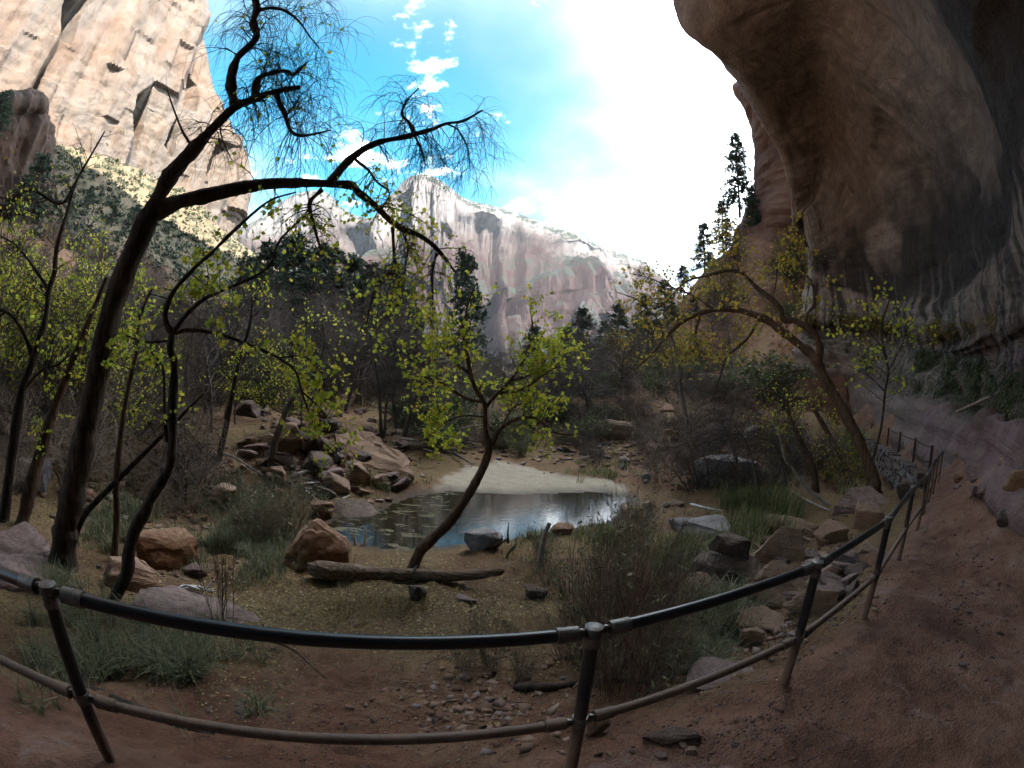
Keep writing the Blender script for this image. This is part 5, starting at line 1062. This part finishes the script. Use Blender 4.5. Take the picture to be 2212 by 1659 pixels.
fill(40, (1310, 1720), (34, 74), (2, 5), ['leafy_shrub', 'bare_shrub'], 'slope_shrub', 'shrub', 'dark shrub on the wooded right slope', 'shrubs on the right slope', SKY, (.9, 1.4))
fill(34, (1330, 1660), (24, 46), (1.2, 2.6), ['bare_shrub'], 'bare_shrub', 'shrub', 'leafless shrub on the red slope below the far trail', 'leafless shrubs below the far trail', SKY, (.9, 1.4))
fill(10, (1500, 1740), (48, 74), (3.5, 7.5), ['gold_tree', 'bare_tree'], 'gold_tree', 'tree', 'golden leafed tree in front of the brown buttress', 'golden trees under the buttress', lambda x: float(np.interp(x, [1480, 1560, 1640, 1740], [560, 470, 440, 450])), (.9, 1.3))
fill(10, (1330, 1520), (40, 66), (3, 6), ['yellow_tree', 'bare_tree'], 'slope_tree', 'tree', 'thin yellowing tree on the wooded right slope', 'yellowing trees on the right slope', lambda x: float(np.interp(x, [1330, 1520], [650, 540])), (.8, 1.1))
fill(9, (1660, 1860), (18, 30), (1.2, 2.6), ['yl_shrub'], 'lime_shrub', 'shrub', 'lime leafed shrub between the arching tree and the cable fence', 'lime shrubs below the cable fence', None, (.8, 1.2))
fill(22, (1480, 1780), (14, 28), (1.2, 2.6), ['bare_shrub'], 'bare_shrub', 'shrub', 'grey twiggy shrub left of the arching tree', 'twiggy shrubs left of the arching tree', None, (.9, 1.4))
# willow clumps and twiggy stems between the rail and the pool
def at_px(lst, key, name, cat, label, group, wide=1.0):
    for x, y, top in lst:
        g_ = gp(x, y); h = (y - top) * px(g_); plant(key, name, cat, g_, h, label, group, wide)
at_px([(1190, 1270, 1150), (1250, 1330, 1170), (1300, 1400, 1150), (1350, 1450, 1130), (1380, 1380, 1120), (1420, 1340, 1150), (1230, 1420, 1230), (1310, 1300, 1120), (1440, 1270, 1130), (1290, 1480, 1280), (1390, 1480, 1240), (1170, 1210, 1120), (1340, 1230, 1060), (1370, 1180, 1030)], 'willow', 'willow_clump', 'willow', 'grey green willow clump between the rail and the pool', 'willow clumps before the pool', 1.0)
at_px([(1060, 1440, 1270), (1010, 1450, 1300), (1130, 1470, 1340)], 'willow', 'willow_clump', 'willow', 'low grey willow tuft behind the top rail', 'low willow tufts behind the rail', .8)
at_px([(1330, 1500, 1050), (1385, 1510, 1080), (1290, 1440, 1080), (1430, 1440, 1110), (1240, 1400, 1120), (1350, 1420, 1040)], 'twig_clump', 'bare_sapling', 'sapling', 'bare red brown stems rising through the willow clump', 'bare stems in the willow clump', .5)
at_px([(478, 1350, 1060)], 'twig_clump', 'bare_sapling', 'sapling', 'bare fan of thin red brown stems behind the left rail', None, .55)
at_px([(905, 1190, 1040)], 'twig_clump', 'bare_sapling', 'sapling', 'thin bare sapling beside the leaning lime tree foot', None, .4)
at_px([(745, 1270, 1120)], 'twig_clump', 'bare_sapling', 'sapling', 'thin bare sapling in front of the orange wedge boulder', None, .35)
at_px([(560, 1180, 1010), (600, 1170, 1000), (630, 1150, 1020)], 'willow', 'willow_clump', 'willow', 'green drooping willow left of the orange wedge boulder', 'willows left of the wedge boulder', 1.2)

# ------------------------------------------------------------------ grass, litter, gravel (uncountable)
def in_boxes(boxes, dens, rng):
    X = []
    for (x0, y0, x1, y1), n in zip(boxes, dens): X.append(np.stack([rng.normal((x0 + x1) / 2, (x1 - x0) / 4.2, n), rng.normal((y0 + y1) / 2, (y1 - y0) / 4.2, n)], -1))
    return np.vstack(X)
def grass_stuff(name, label, boxes, dens, blades, hpx, mat, rng, lean=.5, width=.006):
    q = in_boxes(boxes, [int(1.3 * d_0) for d_0 in dens], rng); g_ = ground(q[:, 0], q[:, 1]); ok = (g_[:, 2] > WZ + .03) & (fbm(g_ * np.array([1.3, 1.3, 0]), 3, 66) > -.12); g_ = g_[ok]
    k = np.linalg.norm(g_ - C0, axis=1) / FPX
    n = len(g_); B = np.repeat(g_, blades, 0) + rng.normal(size=(n * blades, 3)) * np.array([.07, .07, 0]) * np.repeat(np.clip(k * 80, .5, 1.6), blades)[:, None]
    hh = np.repeat(k * hpx * rng.uniform(.45, 1.3, n), blades) * rng.uniform(.4, 1.15, n * blades); th = rng.uniform(0, 6.28, n * blades); ln = rng.uniform(.1, 1, n * blades) * lean
    d = np.stack([np.cos(th), np.sin(th), 0 * th], -1); s = np.stack([-np.sin(th), np.cos(th), 0 * th], -1); ww = (width * np.repeat(np.clip(k * 110, .8, 3), blades))[:, None]
    z = np.array([0, 0, 1.0]); pts = []
    for t, wd in ((0, 1), (.45, .8), (.8, .5), (1, .05)):
        c_ = B + hh[:, None] * (t * (1 - .35 * ln[:, None] * t) * z + ln[:, None] * t ** 1.8 * d); pts += [c_ - s * ww * wd, c_ + s * ww * wd]
    V = np.stack(pts, 1); f = np.array([[0, 1, 3, 2], [2, 3, 5, 4], [4, 5, 7, 6]]); F = (f[None] + (np.arange(len(V)) * 8)[:, None, None]).reshape(-1, 4)
    o = link(name, mesh_np(name, V.reshape(-1, 3), F, MAT[mat], True)); tag(o, label, 'grass', kind='stuff'); return o
rg = np.random.default_rng(5)
grass_stuff('grass', 'grey green grass on the bank below the left rail', [(120, 1370, 560, 1570), (0, 1300, 250, 1480), (330, 1440, 520, 1560), (480, 1500, 620, 1560)], (230, 130, 110, 14), 20, 75, 'grass_blue', rg, 1.5)
grass_stuff('grass', 'soft green grass beside the orange boulders', [(400, 1120, 650, 1250), (150, 1040, 360, 1200), (480, 1060, 660, 1160), (0, 1230, 200, 1300), (380, 1040, 520, 1120)], (420, 200, 200, 70, 90), 18, 40, 'grass_blue', rg, 1.1)
grass_stuff('grass', 'yellow green grass between the wet slab and the rock pile', [(1540, 1050, 1720, 1200), (1420, 1180, 1560, 1250), (1600, 1090, 1700, 1170), (1780, 960, 1900, 1060)], (420, 150, 150, 160), 18, 55, 'grass', rg, .9)
grass_stuff('grass', 'dark green grass tufts around the rail-side rocks', [(1460, 1270, 1640, 1390), (1400, 1380, 1560, 1460), (1480, 1340, 1600, 1400)], (170, 90, 60), 22, 62, 'grass_blue', rg, 1.5)
grass_stuff('grass', 'dry straw grass on the leaf-strewn bank', [(620, 1230, 1000, 1400), (1000, 1330, 1200, 1480), (700, 1400, 1000, 1500), (1000, 1180, 1200, 1260)], (150, 70, 50, 60), 9, 30, 'litter', rg, .9, .0025)
grass_stuff('grass', 'green tufts along the pool margin', [(820, 1130, 900, 1190), (1090, 1130, 1200, 1180), (1230, 1120, 1420, 1200), (780, 1010, 900, 1070), (1240, 1000, 1400, 1040)], (40, 70, 160, 60, 40), 14, 24, 'grass', rg, .9)
# hanging plants on the alcove's lower slope
sel = np.argwhere((gv > 8.15) & (gv < 9.25) & (gu > 4.2) & (gu < 9.2) & (st_n + fine * .6 > 0.0)); sel = sel[rg.permutation(len(sel))[:620]]
sel2 = np.argwhere((gv > 6.9) & (gv < 7.12) & (gu > 1.0) & (gu < 9.0) & (st_n > 0.0)); sel2 = sel2[rg.permutation(len(sel2))[:150]]
def cliff_plants(name, label, pts, mat, hpx, blades):
    k = np.linalg.norm(pts - C0, axis=1) / FPX; n = len(pts); N_ = n * blades
    B = np.repeat(pts, blades, 0) + rg.normal(size=(N_, 3)) * np.repeat(k * 7, blades)[:, None]; th = rg.uniform(0, 6.28, N_)
    L = np.repeat(k * hpx, blades) * rg.uniform(.4, 1.1, N_); d = np.stack([np.cos(th), np.sin(th), 0 * th], -1); s = np.stack([-np.sin(th), np.cos(th), 0 * th], -1); ww = np.repeat(k * 1.3, blades)[:, None]
    P_ = []
    for t, wd in ((0, 1), (.5, .8), (1, .1)):
        c_ = B + L[:, None] * (d * t * .8 + np.array([0, 0, 1.0]) * (t * .7 - 1.1 * t * t)); P_ += [c_ - s * ww * wd, c_ + s * ww * wd]
    V = np.stack(P_, 1); f = np.array([[0, 1, 3, 2], [2, 3, 5, 4]]); F = (f[None] + (np.arange(N_) * 6)[:, None, None]).reshape(-1, 4)
    tag(link(name, mesh_np(name, V.reshape(-1, 3), F, MAT[mat], True)), label, 'plants', kind='stuff')
cliff_plants('hanging_grass', 'green grass hanging on the seeping slope under the alcove', G2[sel[:, 0], sel[:, 1]], 'hang', 30, 20)
cliff_plants('ledge_plants', 'yellow green plants along the alcove ledge', G2[sel2[:, 0], sel2[:, 1]], 'leaf_gold', 22, 18)
# bushes on the sunlit talus and canyon floor, too small to count
q = np.stack([rg.uniform(60, 660, 2000), rg.uniform(250, 640, 2000)], -1); g_ = ground(q[:, 0], q[:, 1], rmin=75); g_ = g_[(np.hypot(g_[:, 0], g_[:, 1]) < 230) & (np.hypot(g_[:, 0], g_[:, 1]) > 78)]
q = np.stack([rg.uniform(700, 1420, 500), rg.uniform(700, 860, 500)], -1); g2_ = ground(q[:, 0], q[:, 1], rmin=80); g2_ = g2_[np.hypot(g2_[:, 0], g2_[:, 1]) < 300]; g_ = np.vstack([g_, g2_])
cc = np.repeat(g_, 30, 0); g_ = g_[fbm(g_ * .035, 3, 44) > -.55]; cc = np.repeat(g_, 30, 0); sz = np.repeat(np.clip(np.exp(rg.normal(-.1, .55, len(g_))), .3, 3), 30)[:, None]; cc = cc + unit(rg.normal(size=cc.shape)) * sz * rg.uniform(.3, 1, (len(cc), 1)) * np.array([1, 1, .8]) + np.array([0, 0, .4]) * sz
lfv = leaves(cc, (.35, .8), rg, QUAD); tag(link('talus_scrub', mesh_np('talus_scrub', *lfv, MAT['scrub'], False)), 'grey green scrub dotting the sunlit talus slope', 'scrub', kind='stuff')
# fallen leaves and gravel
def flat_leaves(name, label, boxes, dens, size, rng):
    q = in_boxes(boxes, dens, rng); q = q[(q[:, 1] < 1700) & (q[:, 1] > 850)]; g_ = ground(q[:, 0], q[:, 1]); g_ = g_[(g_[:, 2] > WZ + .02) & (fbm(g_ * np.array([1.1, 1.1, 0]), 4, 88) + rng.normal(size=len(g_)) * .18 > -.05)]; g_[:, 2] += .008
    n = len(g_); th = rng.uniform(0, 6.28, n); a = np.stack([np.cos(th), np.sin(th), rng.normal(size=n) * .3], -1); b_ = np.stack([-np.sin(th), np.cos(th), rng.normal(size=n) * .3], -1)
    k = np.clip(np.linalg.norm(g_ - C0, axis=1) / 6, .6, 2.2) * rng.uniform(.6, 1.2, n) * size
    V = g_[:, None] + k[:, None, None] * ((QUAD[None, :, :1] * 1.2) * a[:, None] + (QUAD[None, :, 1:] - .5) * b_[:, None]); V[..., 2] = np.maximum(V[..., 2], g_[:, None, 2] - .004)
    tag(link(name, mesh_np(name, V.reshape(-1, 3), np.arange(n * 4).reshape(n, 4), MAT['litter'], False)), label, 'leaf litter', kind='stuff')
flat_leaves('fallen_leaves', 'scattered yellow and brown fallen leaves on the banks', [(560, 1180, 1250, 1420), (300, 1200, 700, 1560), (400, 860, 860, 1080), (1250, 1200, 1700, 1450), (900, 1400, 1500, 1600), (1650, 950, 1900, 1080), (0, 900, 500, 1300), (1380, 850, 1700, 1010)], (3600, 2000, 2600, 1500, 700, 900, 2200, 1400), .03, rg)
q = in_boxes([(300, 1500, 1300, 1680), (1300, 1450, 2000, 1680), (1950, 1050, 2212, 1640), (1700, 1150, 1900, 1400)], (900, 900, 700, 500), rg); g_ = ground(q[:, 0], q[:, 1]); n = len(g_)
s_ = rg.uniform(.3, 1, n) ** 2 * .02 * np.clip(np.linalg.norm(g_ - C0, axis=1) / 3.5, .5, 2); oc = np.array([[1, 0, 0], [0, 1, 0], [-1, 0, 0], [0, -1, 0], [0, 0, .7], [0, 0, -.7]])
V = g_[:, None] + (oc[None] * rg.uniform(.6, 1.2, (n, 6, 1)) + rg.normal(size=(n, 6, 3)) * .15) * s_[:, None, None]; f = np.array([[0, 1, 4], [1, 2, 4], [2, 3, 4], [3, 0, 4], [1, 0, 5], [2, 1, 5], [3, 2, 5], [0, 3, 5]])
tag(link('gravel', mesh_np('gravel', V.reshape(-1, 3), (f[None] + (np.arange(n) * 6)[:, None, None]).reshape(-1, 3), MAT['rock_purple'], False)), 'fine gravel and clods on the red path and bank', 'gravel', kind='stuff')

def rubble(name, label, boxes, dens, size, mat):
    q = in_boxes(boxes, dens, rg); g_ = ground(q[:, 0], q[:, 1]); g_ = g_[(g_[:, 2] > WZ + .02)]; n = len(g_); ang = np.array([[x, y, z] for x in (-1, 1) for y in (-1, 1) for z in (-.6, .6)])
    s_ = size[0] + (size[1] - size[0]) * rg.random(n) ** 2.5; th = rg.uniform(0, 6.28, n); V0 = ang[None] * rg.uniform(.5, 1.1, (n, 1, 3)) + rg.normal(size=(n, 8, 3)) * .22; c_, sn = np.cos(th)[:, None], np.sin(th)[:, None]
    V = np.stack([V0[..., 0] * c_ - V0[..., 1] * sn, V0[..., 0] * sn + V0[..., 1] * c_, V0[..., 2]], -1) * s_[:, None, None] + g_[:, None]
    f = np.array([[0, 1, 3, 2], [4, 6, 7, 5], [0, 4, 5, 1], [2, 3, 7, 6], [0, 2, 6, 4], [1, 5, 7, 3]]); tag(link(name, mesh_np(name, V.reshape(-1, 3), (f[None] + (np.arange(n) * 8)[:, None, None]).reshape(-1, 4), MAT[mat], False)), label, 'rubble', kind='stuff')
rubble('rubble', 'fine brown rubble strewn over the far banks', [(520, 860, 900, 1080), (1180, 900, 1460, 1020), (1380, 830, 1700, 1000), (850, 900, 1250, 1000), (150, 940, 560, 1150)], (900, 600, 900, 500, 500), (.03, .16), 'rock_far')
rubble('rubble', 'broken rock chips in the rail-side rubble', [(1640, 1120, 1900, 1330), (1560, 1260, 1760, 1440), (200, 1180, 560, 1330), (820, 1400, 1250, 1620)], (500, 300, 200, 300), (.012, .05), 'rock_far')
q = in_boxes([(480, 880, 900, 1090), (100, 1000, 560, 1350), (600, 1180, 1250, 1450), (300, 1350, 1250, 1600), (1200, 900, 1500, 1020), (1450, 900, 1800, 1100), (1300, 1200, 1700, 1480), (840, 930, 1020, 990)], (450, 450, 350, 350, 250, 450, 350, 160), rg)
g_ = ground(q[:, 0], q[:, 1]); g_ = g_[g_[:, 2] > WZ + .02]; n = len(g_); th = rg.uniform(0, 6.28, n); L = rg.uniform(.08, .5, n) ** 1.2 * np.clip(np.linalg.norm(g_ - C0, axis=1) / 7, .5, 2.2); t = np.linspace(-.5, .5, 5)
P = g_[:, None] + (L[:, None] * t[None])[..., None] * np.stack([np.cos(th), np.sin(th), rg.normal(size=n) * .22], -1)[:, None] + rg.normal(size=(n, 5, 3)) * (L * .05)[:, None, None]; P[..., 2] = np.maximum(P[..., 2], H(P[..., 0], P[..., 1]) + .006)
tag(link('ground_twigs', mesh_np('ground_twigs', *tubes(P, (L * rg.uniform(.008, .02, n))[:, None] * np.linspace(1, .5, 5)[None], 3), MAT['twig_tan'])), 'loose dead twigs littering the banks', 'twigs', kind='stuff')
# ------------------------------------------------------------------ logs, driftwood, cactus, board
def log_mesh(P, R, seed, sides=16):
    V, F = tubes(P, R, sides); V += fbm(V * np.array([3, 3, 3]) + seed, 3, seed)[:, None] * 0.04 * np.random.default_rng(seed).normal(size=3) ; return V, F
a = gp(668, 1246); dd_ = math.hypot(a[0], a[1]); P, R = limb([(664, 1224), (700, 1232), (790, 1238), (880, 1242), (980, 1244), (1040, 1240), (1090, 1232)], dd_ - .1, dd_ + .1, 40, 18, 40)
R = R * (1 + .14 * vnoise(np.stack([np.arange(40) * .6, 0 * np.arange(40), 0 * np.arange(40)], -1), 4)); R[0] *= .08; R[1] *= .35; R[2] *= .7; R[-1] *= .3; P[0] += np.array([0, 0, .07]); P[1] += np.array([0, 0, .04])
lg = link('fallen_log', None, loc=P[0]); tag(lg, 'weathered brown log lying below the leaning lime tree', 'log')
m = NT('log_wood', 0.9, .15); p = m.pos((.6, 9, 9), True); nn = m.noise(3, p, 6, .7); m.col(m.ramp(nn, [(.35, (.045, .03, .022)), (.5, (.17, .115, .08)), (.65, (.33, .25, .185))])); m.bump(nn, 1.0, .03); MAT['log'] = m.m
th = np.arange(18) * 2 * math.pi / 18; A_, B_ = frames(P[None]); rad = R[:, None] * (1 + .10 * fbm(np.stack([np.arange(40)[:, None] * .25 + 0 * th, np.cos(th)[None] * 2 + 0 * R[:, None], np.sin(th)[None] * 2 + 0 * R[:, None]], -1), 3, 9))
V = P[:, None] + rad[..., None] * (np.cos(th)[None, :, None] * A_[0][:, None] + np.sin(th)[None, :, None] * B_[0][:, None])
part('trunk', (V.reshape(-1, 3), grid_faces(40, 18, wrap=True)), MAT['log'], lg, P[0], angle=None)
for k, (x, y) in ((12, (795, 1268)), (20, (900, 1222))):
    e = at(x, y, math.hypot(*P[k][:2]) - .12); part('branch_stub', tubes(np.linspace(P[k], e, 6), np.linspace(.04, .012, 6), 8), MAT['dead_wood'], lg, P[0], angle=None)
def stick(pts, w, label, mat, name='driftwood', cat='driftwood', group=None, lift=.02, d=None):
    g_ = gp(*pts[0]); D_ = math.hypot(g_[0], g_[1]) if d is None else d
    q = np.array([gp(*p_) for p_ in pts]) if lift is not None else limb(pts, D_, D_, 1, 1, 12)[0]
    if lift is not None: q[:, 2] += lift
    P = crs(q, 14); r_ = w / 2 * px(P[0]); rn = r_ * np.linspace(1, .45, 14) * (1 + .2 * vnoise(np.stack([np.arange(14) * .7 + pts[0][0], 0 * np.arange(14), 0 * np.arange(14)], -1), 8))
    rn[0] *= .5
    o = link(name, mesh_np(name, tubes(P - P[0], rn, 8)[0], tubes(P, rn, 8)[1], MAT[mat]), loc=P[0]); tag(o, label, cat, group); return o
stick([(379, 1003), (412, 1014), (456, 1007), (474, 999), (510, 1010), (569, 1047)], 8, 'long pale crooked branch lying behind the forked tree', 'dead_wood', lift=.25)
g_ = gp(385, 1284); g_[2] += .12; dw = link('driftwood', None, loc=g_); tag(dw, 'gnarled bleached white driftwood on the layered red slab', 'driftwood'); rq = np.random.default_rng(31); Dd = math.hypot(*g_[:2])
for q_ in range(9):
    x0 = rq.uniform(330, 410); pts_ = [(x0, 1279 + rq.normal() * 3), (x0 + rq.uniform(10, 25), 1272 + rq.normal() * 5), (x0 + rq.uniform(30, 50), 1272 + rq.normal() * 5), (x0 + rq.uniform(45, 75), 1274 + rq.normal() * 6)]
    P, R = limb(pts_, Dd + rq.normal() * .05, Dd + rq.normal() * .08, rq.uniform(5, 10), 2, 24); R = R * (1 + .35 * vnoise(np.stack([np.arange(24) * .8 + q_ * 9, 0 * np.arange(24), 0 * np.arange(24)], -1), 8)); part('root', tubes(P, R, 9), MAT['white_wood'], dw, g_, angle=None)
stick([(500, 1390), (590, 1400), (640, 1420), (705, 1480)], 9, 'crooked brown stick reaching to the lower rail', 'bark_brown', 'fallen_branch', 'branch', lift=.08)
stick([(160, 1480), (260, 1520), (360, 1560), (460, 1590)], 26, 'dark half-buried log behind the left post', 'bark_dark', 'buried_log', 'log', lift=.0)
stick([(1110, 1490), (1200, 1490), (1300, 1475), (1400, 1480)], 22, 'dark rotten log under the willow clump', 'bark_dark', 'rotten_log', 'log', lift=.03)
stick([(1230, 1530), (1290, 1470), (1380, 1420), (1460, 1380)], 9, 'bent red brown branch passing behind the middle post', 'twig_red', 'fallen_branch', 'branch', lift=.2)
stick([(640, 1030), (690, 1018)], 8, 'short white stick above the bleached debris', 'white_wood', lift=.05)
stick([(1700, 1062), (1745, 1090), (1790, 1112)], 6, 'white stick beside the bare leaning trunk', 'dead_wood', lift=.1)
stick([(1490, 1095), (1530, 1106), (1560, 1112)], 6, 'bleached stick at the head of the wet slab', 'white_wood', lift=.1)
for x, y, t_, lb in ((768, 1178, 1152, 'short white dead stake at the near pool edge'), (786, 1178, 1138, 'taller white dead stake at the near pool edge')):
    g_ = gp(x, y); h = (y - t_) * px(g_); P = np.linspace(g_ - [0, 0, .1], g_ + [h * .12 * (1 if x > 780 else -1), 0, h], 8); o = link('dead_stake', mesh_np('dead_stake', tubes(P - g_, np.linspace(.045, .03, 8), 8)[0], tubes(P, np.ones(8), 8)[1], MAT['white_wood']), loc=g_); tag(o, lb, 'stake')
g_ = gp(1165, 1228); P, R = limb([(1165, 1228), (1168, 1200), (1175, 1160), (1187, 1130)], math.hypot(*g_[:2]), math.hypot(*g_[:2]) + .2, 14, 9, 12)
o = link('pale_snag', mesh_np('pale_snag', tubes(P - P[0], R, 10)[0], tubes(P, R, 10)[1], MAT['dead_wood']), loc=P[0]); tag(o, 'pale broken snag standing right of the log', 'snag')
rs = np.random.default_rng(9)
for i in range(34):
    x, y = rs.uniform(845, 1010), rs.uniform(936, 985); an = rs.normal() * .35; L = rs.uniform(25, 75)
    stick([(x, y), (x + L * math.cos(an) * .5, y + L * math.sin(an) * .3), (x + L * math.cos(an), y + L * math.sin(an) * .6)], rs.uniform(3, 7), 'grey driftwood stick in the flood pile behind the sand bank', 'dead_wood' if rs.random() < .5 else 'bark_grey', group='flood pile of driftwood', lift=rs.uniform(.03, .3))
for i in range(22):
    x, y = rs.uniform(640, 740), rs.uniform(1040, 1085); an = rs.normal() * .6; L = rs.uniform(15, 45)
    stick([(x, y), (x + L * math.cos(an), y + L * math.sin(an) * .6)], rs.uniform(2.5, 5), 'bleached twig in the debris above the wet boulder', 'white_wood' if rs.random() < .5 else 'dead_wood', group='bleached debris twigs', lift=rs.uniform(.02, .12))
for i in range(20):
    x, y = rs.uniform(850, 1150), rs.uniform(1400, 1640); an = rs.uniform(-1, 1); L = rs.uniform(25, 80)
    stick([(x, y), (x + L * math.cos(an), y + L * math.sin(an) * .6)], rs.uniform(1.5, 4), 'thin fallen twig on the bank behind the rail', 'bark_brown', 'fallen_twig', 'twig', 'fallen twigs on the bank', lift=.015)
# dark upright agave-like leaves by the pool
g_ = gp(1110, 1205); root = link('dead_stalks', None, loc=g_); tag(root, 'dark curled dead leaf blades beside the grey pool boulder', 'plant'); Dg = math.hypot(*g_[:2])
for pts, w0 in (([(1098, 1175), (1097, 1150), (1099, 1128)], 7), ([(1090, 1212), (1102, 1190), (1116, 1172)], 9), ([(1100, 1195), (1115, 1178), (1112, 1160)], 5)):
    P, R = limb(pts, Dg, Dg, w0, 1, 10); R[0] *= .4; part('leaf_blade', tubes(P, R, 8), MAT['leaf_dull'], root, g_, angle=None)
# old plank on the slope under the alcove
a0, a1_ = at(2392 * .864, 1030 * .864, 13.5), at(2478 * .864, 990 * .864, 13.2)
# stone retaining wall below the cable fence
m = NT('wall_stone', .9, .2); oi = m.n('ShaderNodeObjectInfo'); nn = m.noise(6, m.pos(), 6, .7); c = m.ramp(oi.outputs['Random'], [(0, (.07, .045, .035)), (.35, (.13, .088, .068)), (.65, (.11, .092, .088)), (1, (.2, .165, .15))]); c = m.mix(m.mr(nn, .45, .65, 0, .6), c, (.06, .045, .04)); m.col(c); m.bump(nn, .8, .03); MAT['wall'] = m.m
def block(name, seed):
    rng = np.random.default_rng(seed); bm = bmesh.new(); bmesh.ops.create_cube(bm, size=2)
    for v in bm.verts: v.co += Vector(rng.normal(size=3) * .12)
    bmesh.ops.bevel(bm, geom=list(bm.edges), offset=.16, segments=1, affect='EDGES'); me = bpy.data.meshes.new(name); bm.to_mesh(me); bm.free(); me.materials.append(MAT['wall']); return me
BLK = [block('wall_stone', 40 + i) for i in range(6)]
def stone_wall(name, label, line, courses, hc, lc):
    line = np.array(line); seg = np.concatenate([[0], np.cumsum(np.linalg.norm(np.diff(line, axis=0), axis=1))]); root = link(name, None, loc=line[0]); tag(root, label, 'stone wall'); rng = np.random.default_rng(len(label))
    for c_ in range(courses):
        s = rng.uniform(0, lc)
        while s < seg[-1]:
            L = lc * rng.uniform(.6, 1.5); m_ = s + L / 2; p_ = np.array([np.interp(m_, seg, line[:, k]) for k in range(3)]); q_ = np.array([np.interp(m_ + .2, seg, line[:, k]) for k in range(3)]); a_ = math.atan2(q_[1] - p_[1], q_[0] - p_[0])
            o = link('stone', BLK[rng.integers(6)], root); o.location = Vector(p_ - line[0] - np.array([0, 0, hc * (c_ + .5)]) + rng.normal(size=3) * .03); o.scale = (L / 2 * .97, rng.uniform(.16, .24), hc / 2 * rng.uniform(.85, 1.05)); o.rotation_euler = Vector(q_ - p_).to_track_quat('X', 'Z').to_euler(); s += L
wl = [at(2000, 1026, 15.3), at(1962, 1000, 17.6), at(1925, 978, 20.5), at(1899, 961, 24.5), at(1870, 946, 30)]
stone_wall('retaining_wall', 'dry stone retaining wall of thin slabs below the cable fence', wl, 6, .17, .42)
wl2 = [at(1463, 770, 60), at(1520, 778, 57.5), at(1578, 790, 54.5), at(1640, 796, 52)]
stone_wall('trail_wall', 'long low stone wall edging the trail across the slope', wl2, 3, .35, .9)
o = link('old_plank', block('old_plank', 71)); mid = (a0 + a1_) / 2; dv = a1_ - a0
o.data.materials.clear(); o.data.materials.append(MAT['dead_wood'])
o.location = mid; o.scale = (float(np.linalg.norm(dv)) / 2, .13, .03); o.rotation_euler = Vector(dv).to_track_quat('X', 'Z').to_euler(); tag(o, 'short weathered plank lying on the seeping slope under the alcove', 'plank')

# ------------------------------------------------------------------ canyon air
m = bpy.data.materials.new('haze'); m.use_nodes = True; m.node_tree.nodes.clear()
vo = m.node_tree.nodes.new('ShaderNodeVolumePrincipled'); vo.inputs['Color'].default_value = (.82, .88, 1.0, 1); vo.inputs['Density'].default_value = HAZE; vo.inputs['Anisotropy'].default_value = 0.25
mo = m.node_tree.nodes.new('ShaderNodeOutputMaterial'); m.node_tree.links.new(vo.outputs[0], mo.inputs['Volume'])
zs = [v.co.z for o_ in b if o_.type == 'MESH' and o_['kind'] == 'structure' for v in ()] if False else []
lo_, hi_ = np.array([-1500., -400., -120.]), np.array([1700., 1900., 640.])
V = np.array([[(lo_, hi_)[i][0], (lo_, hi_)[j][1], (lo_, hi_)[k][2]] for i in (0, 1) for j in (0, 1) for k in (0, 1)])
tag(link('haze', mesh_np('haze', V, [[0, 1, 3, 2], [4, 6, 7, 5], [0, 4, 5, 1], [2, 3, 7, 6], [0, 2, 6, 4], [1, 5, 7, 3]], m, False)), 'thin blue canyon haze in the air', kind='stuff')
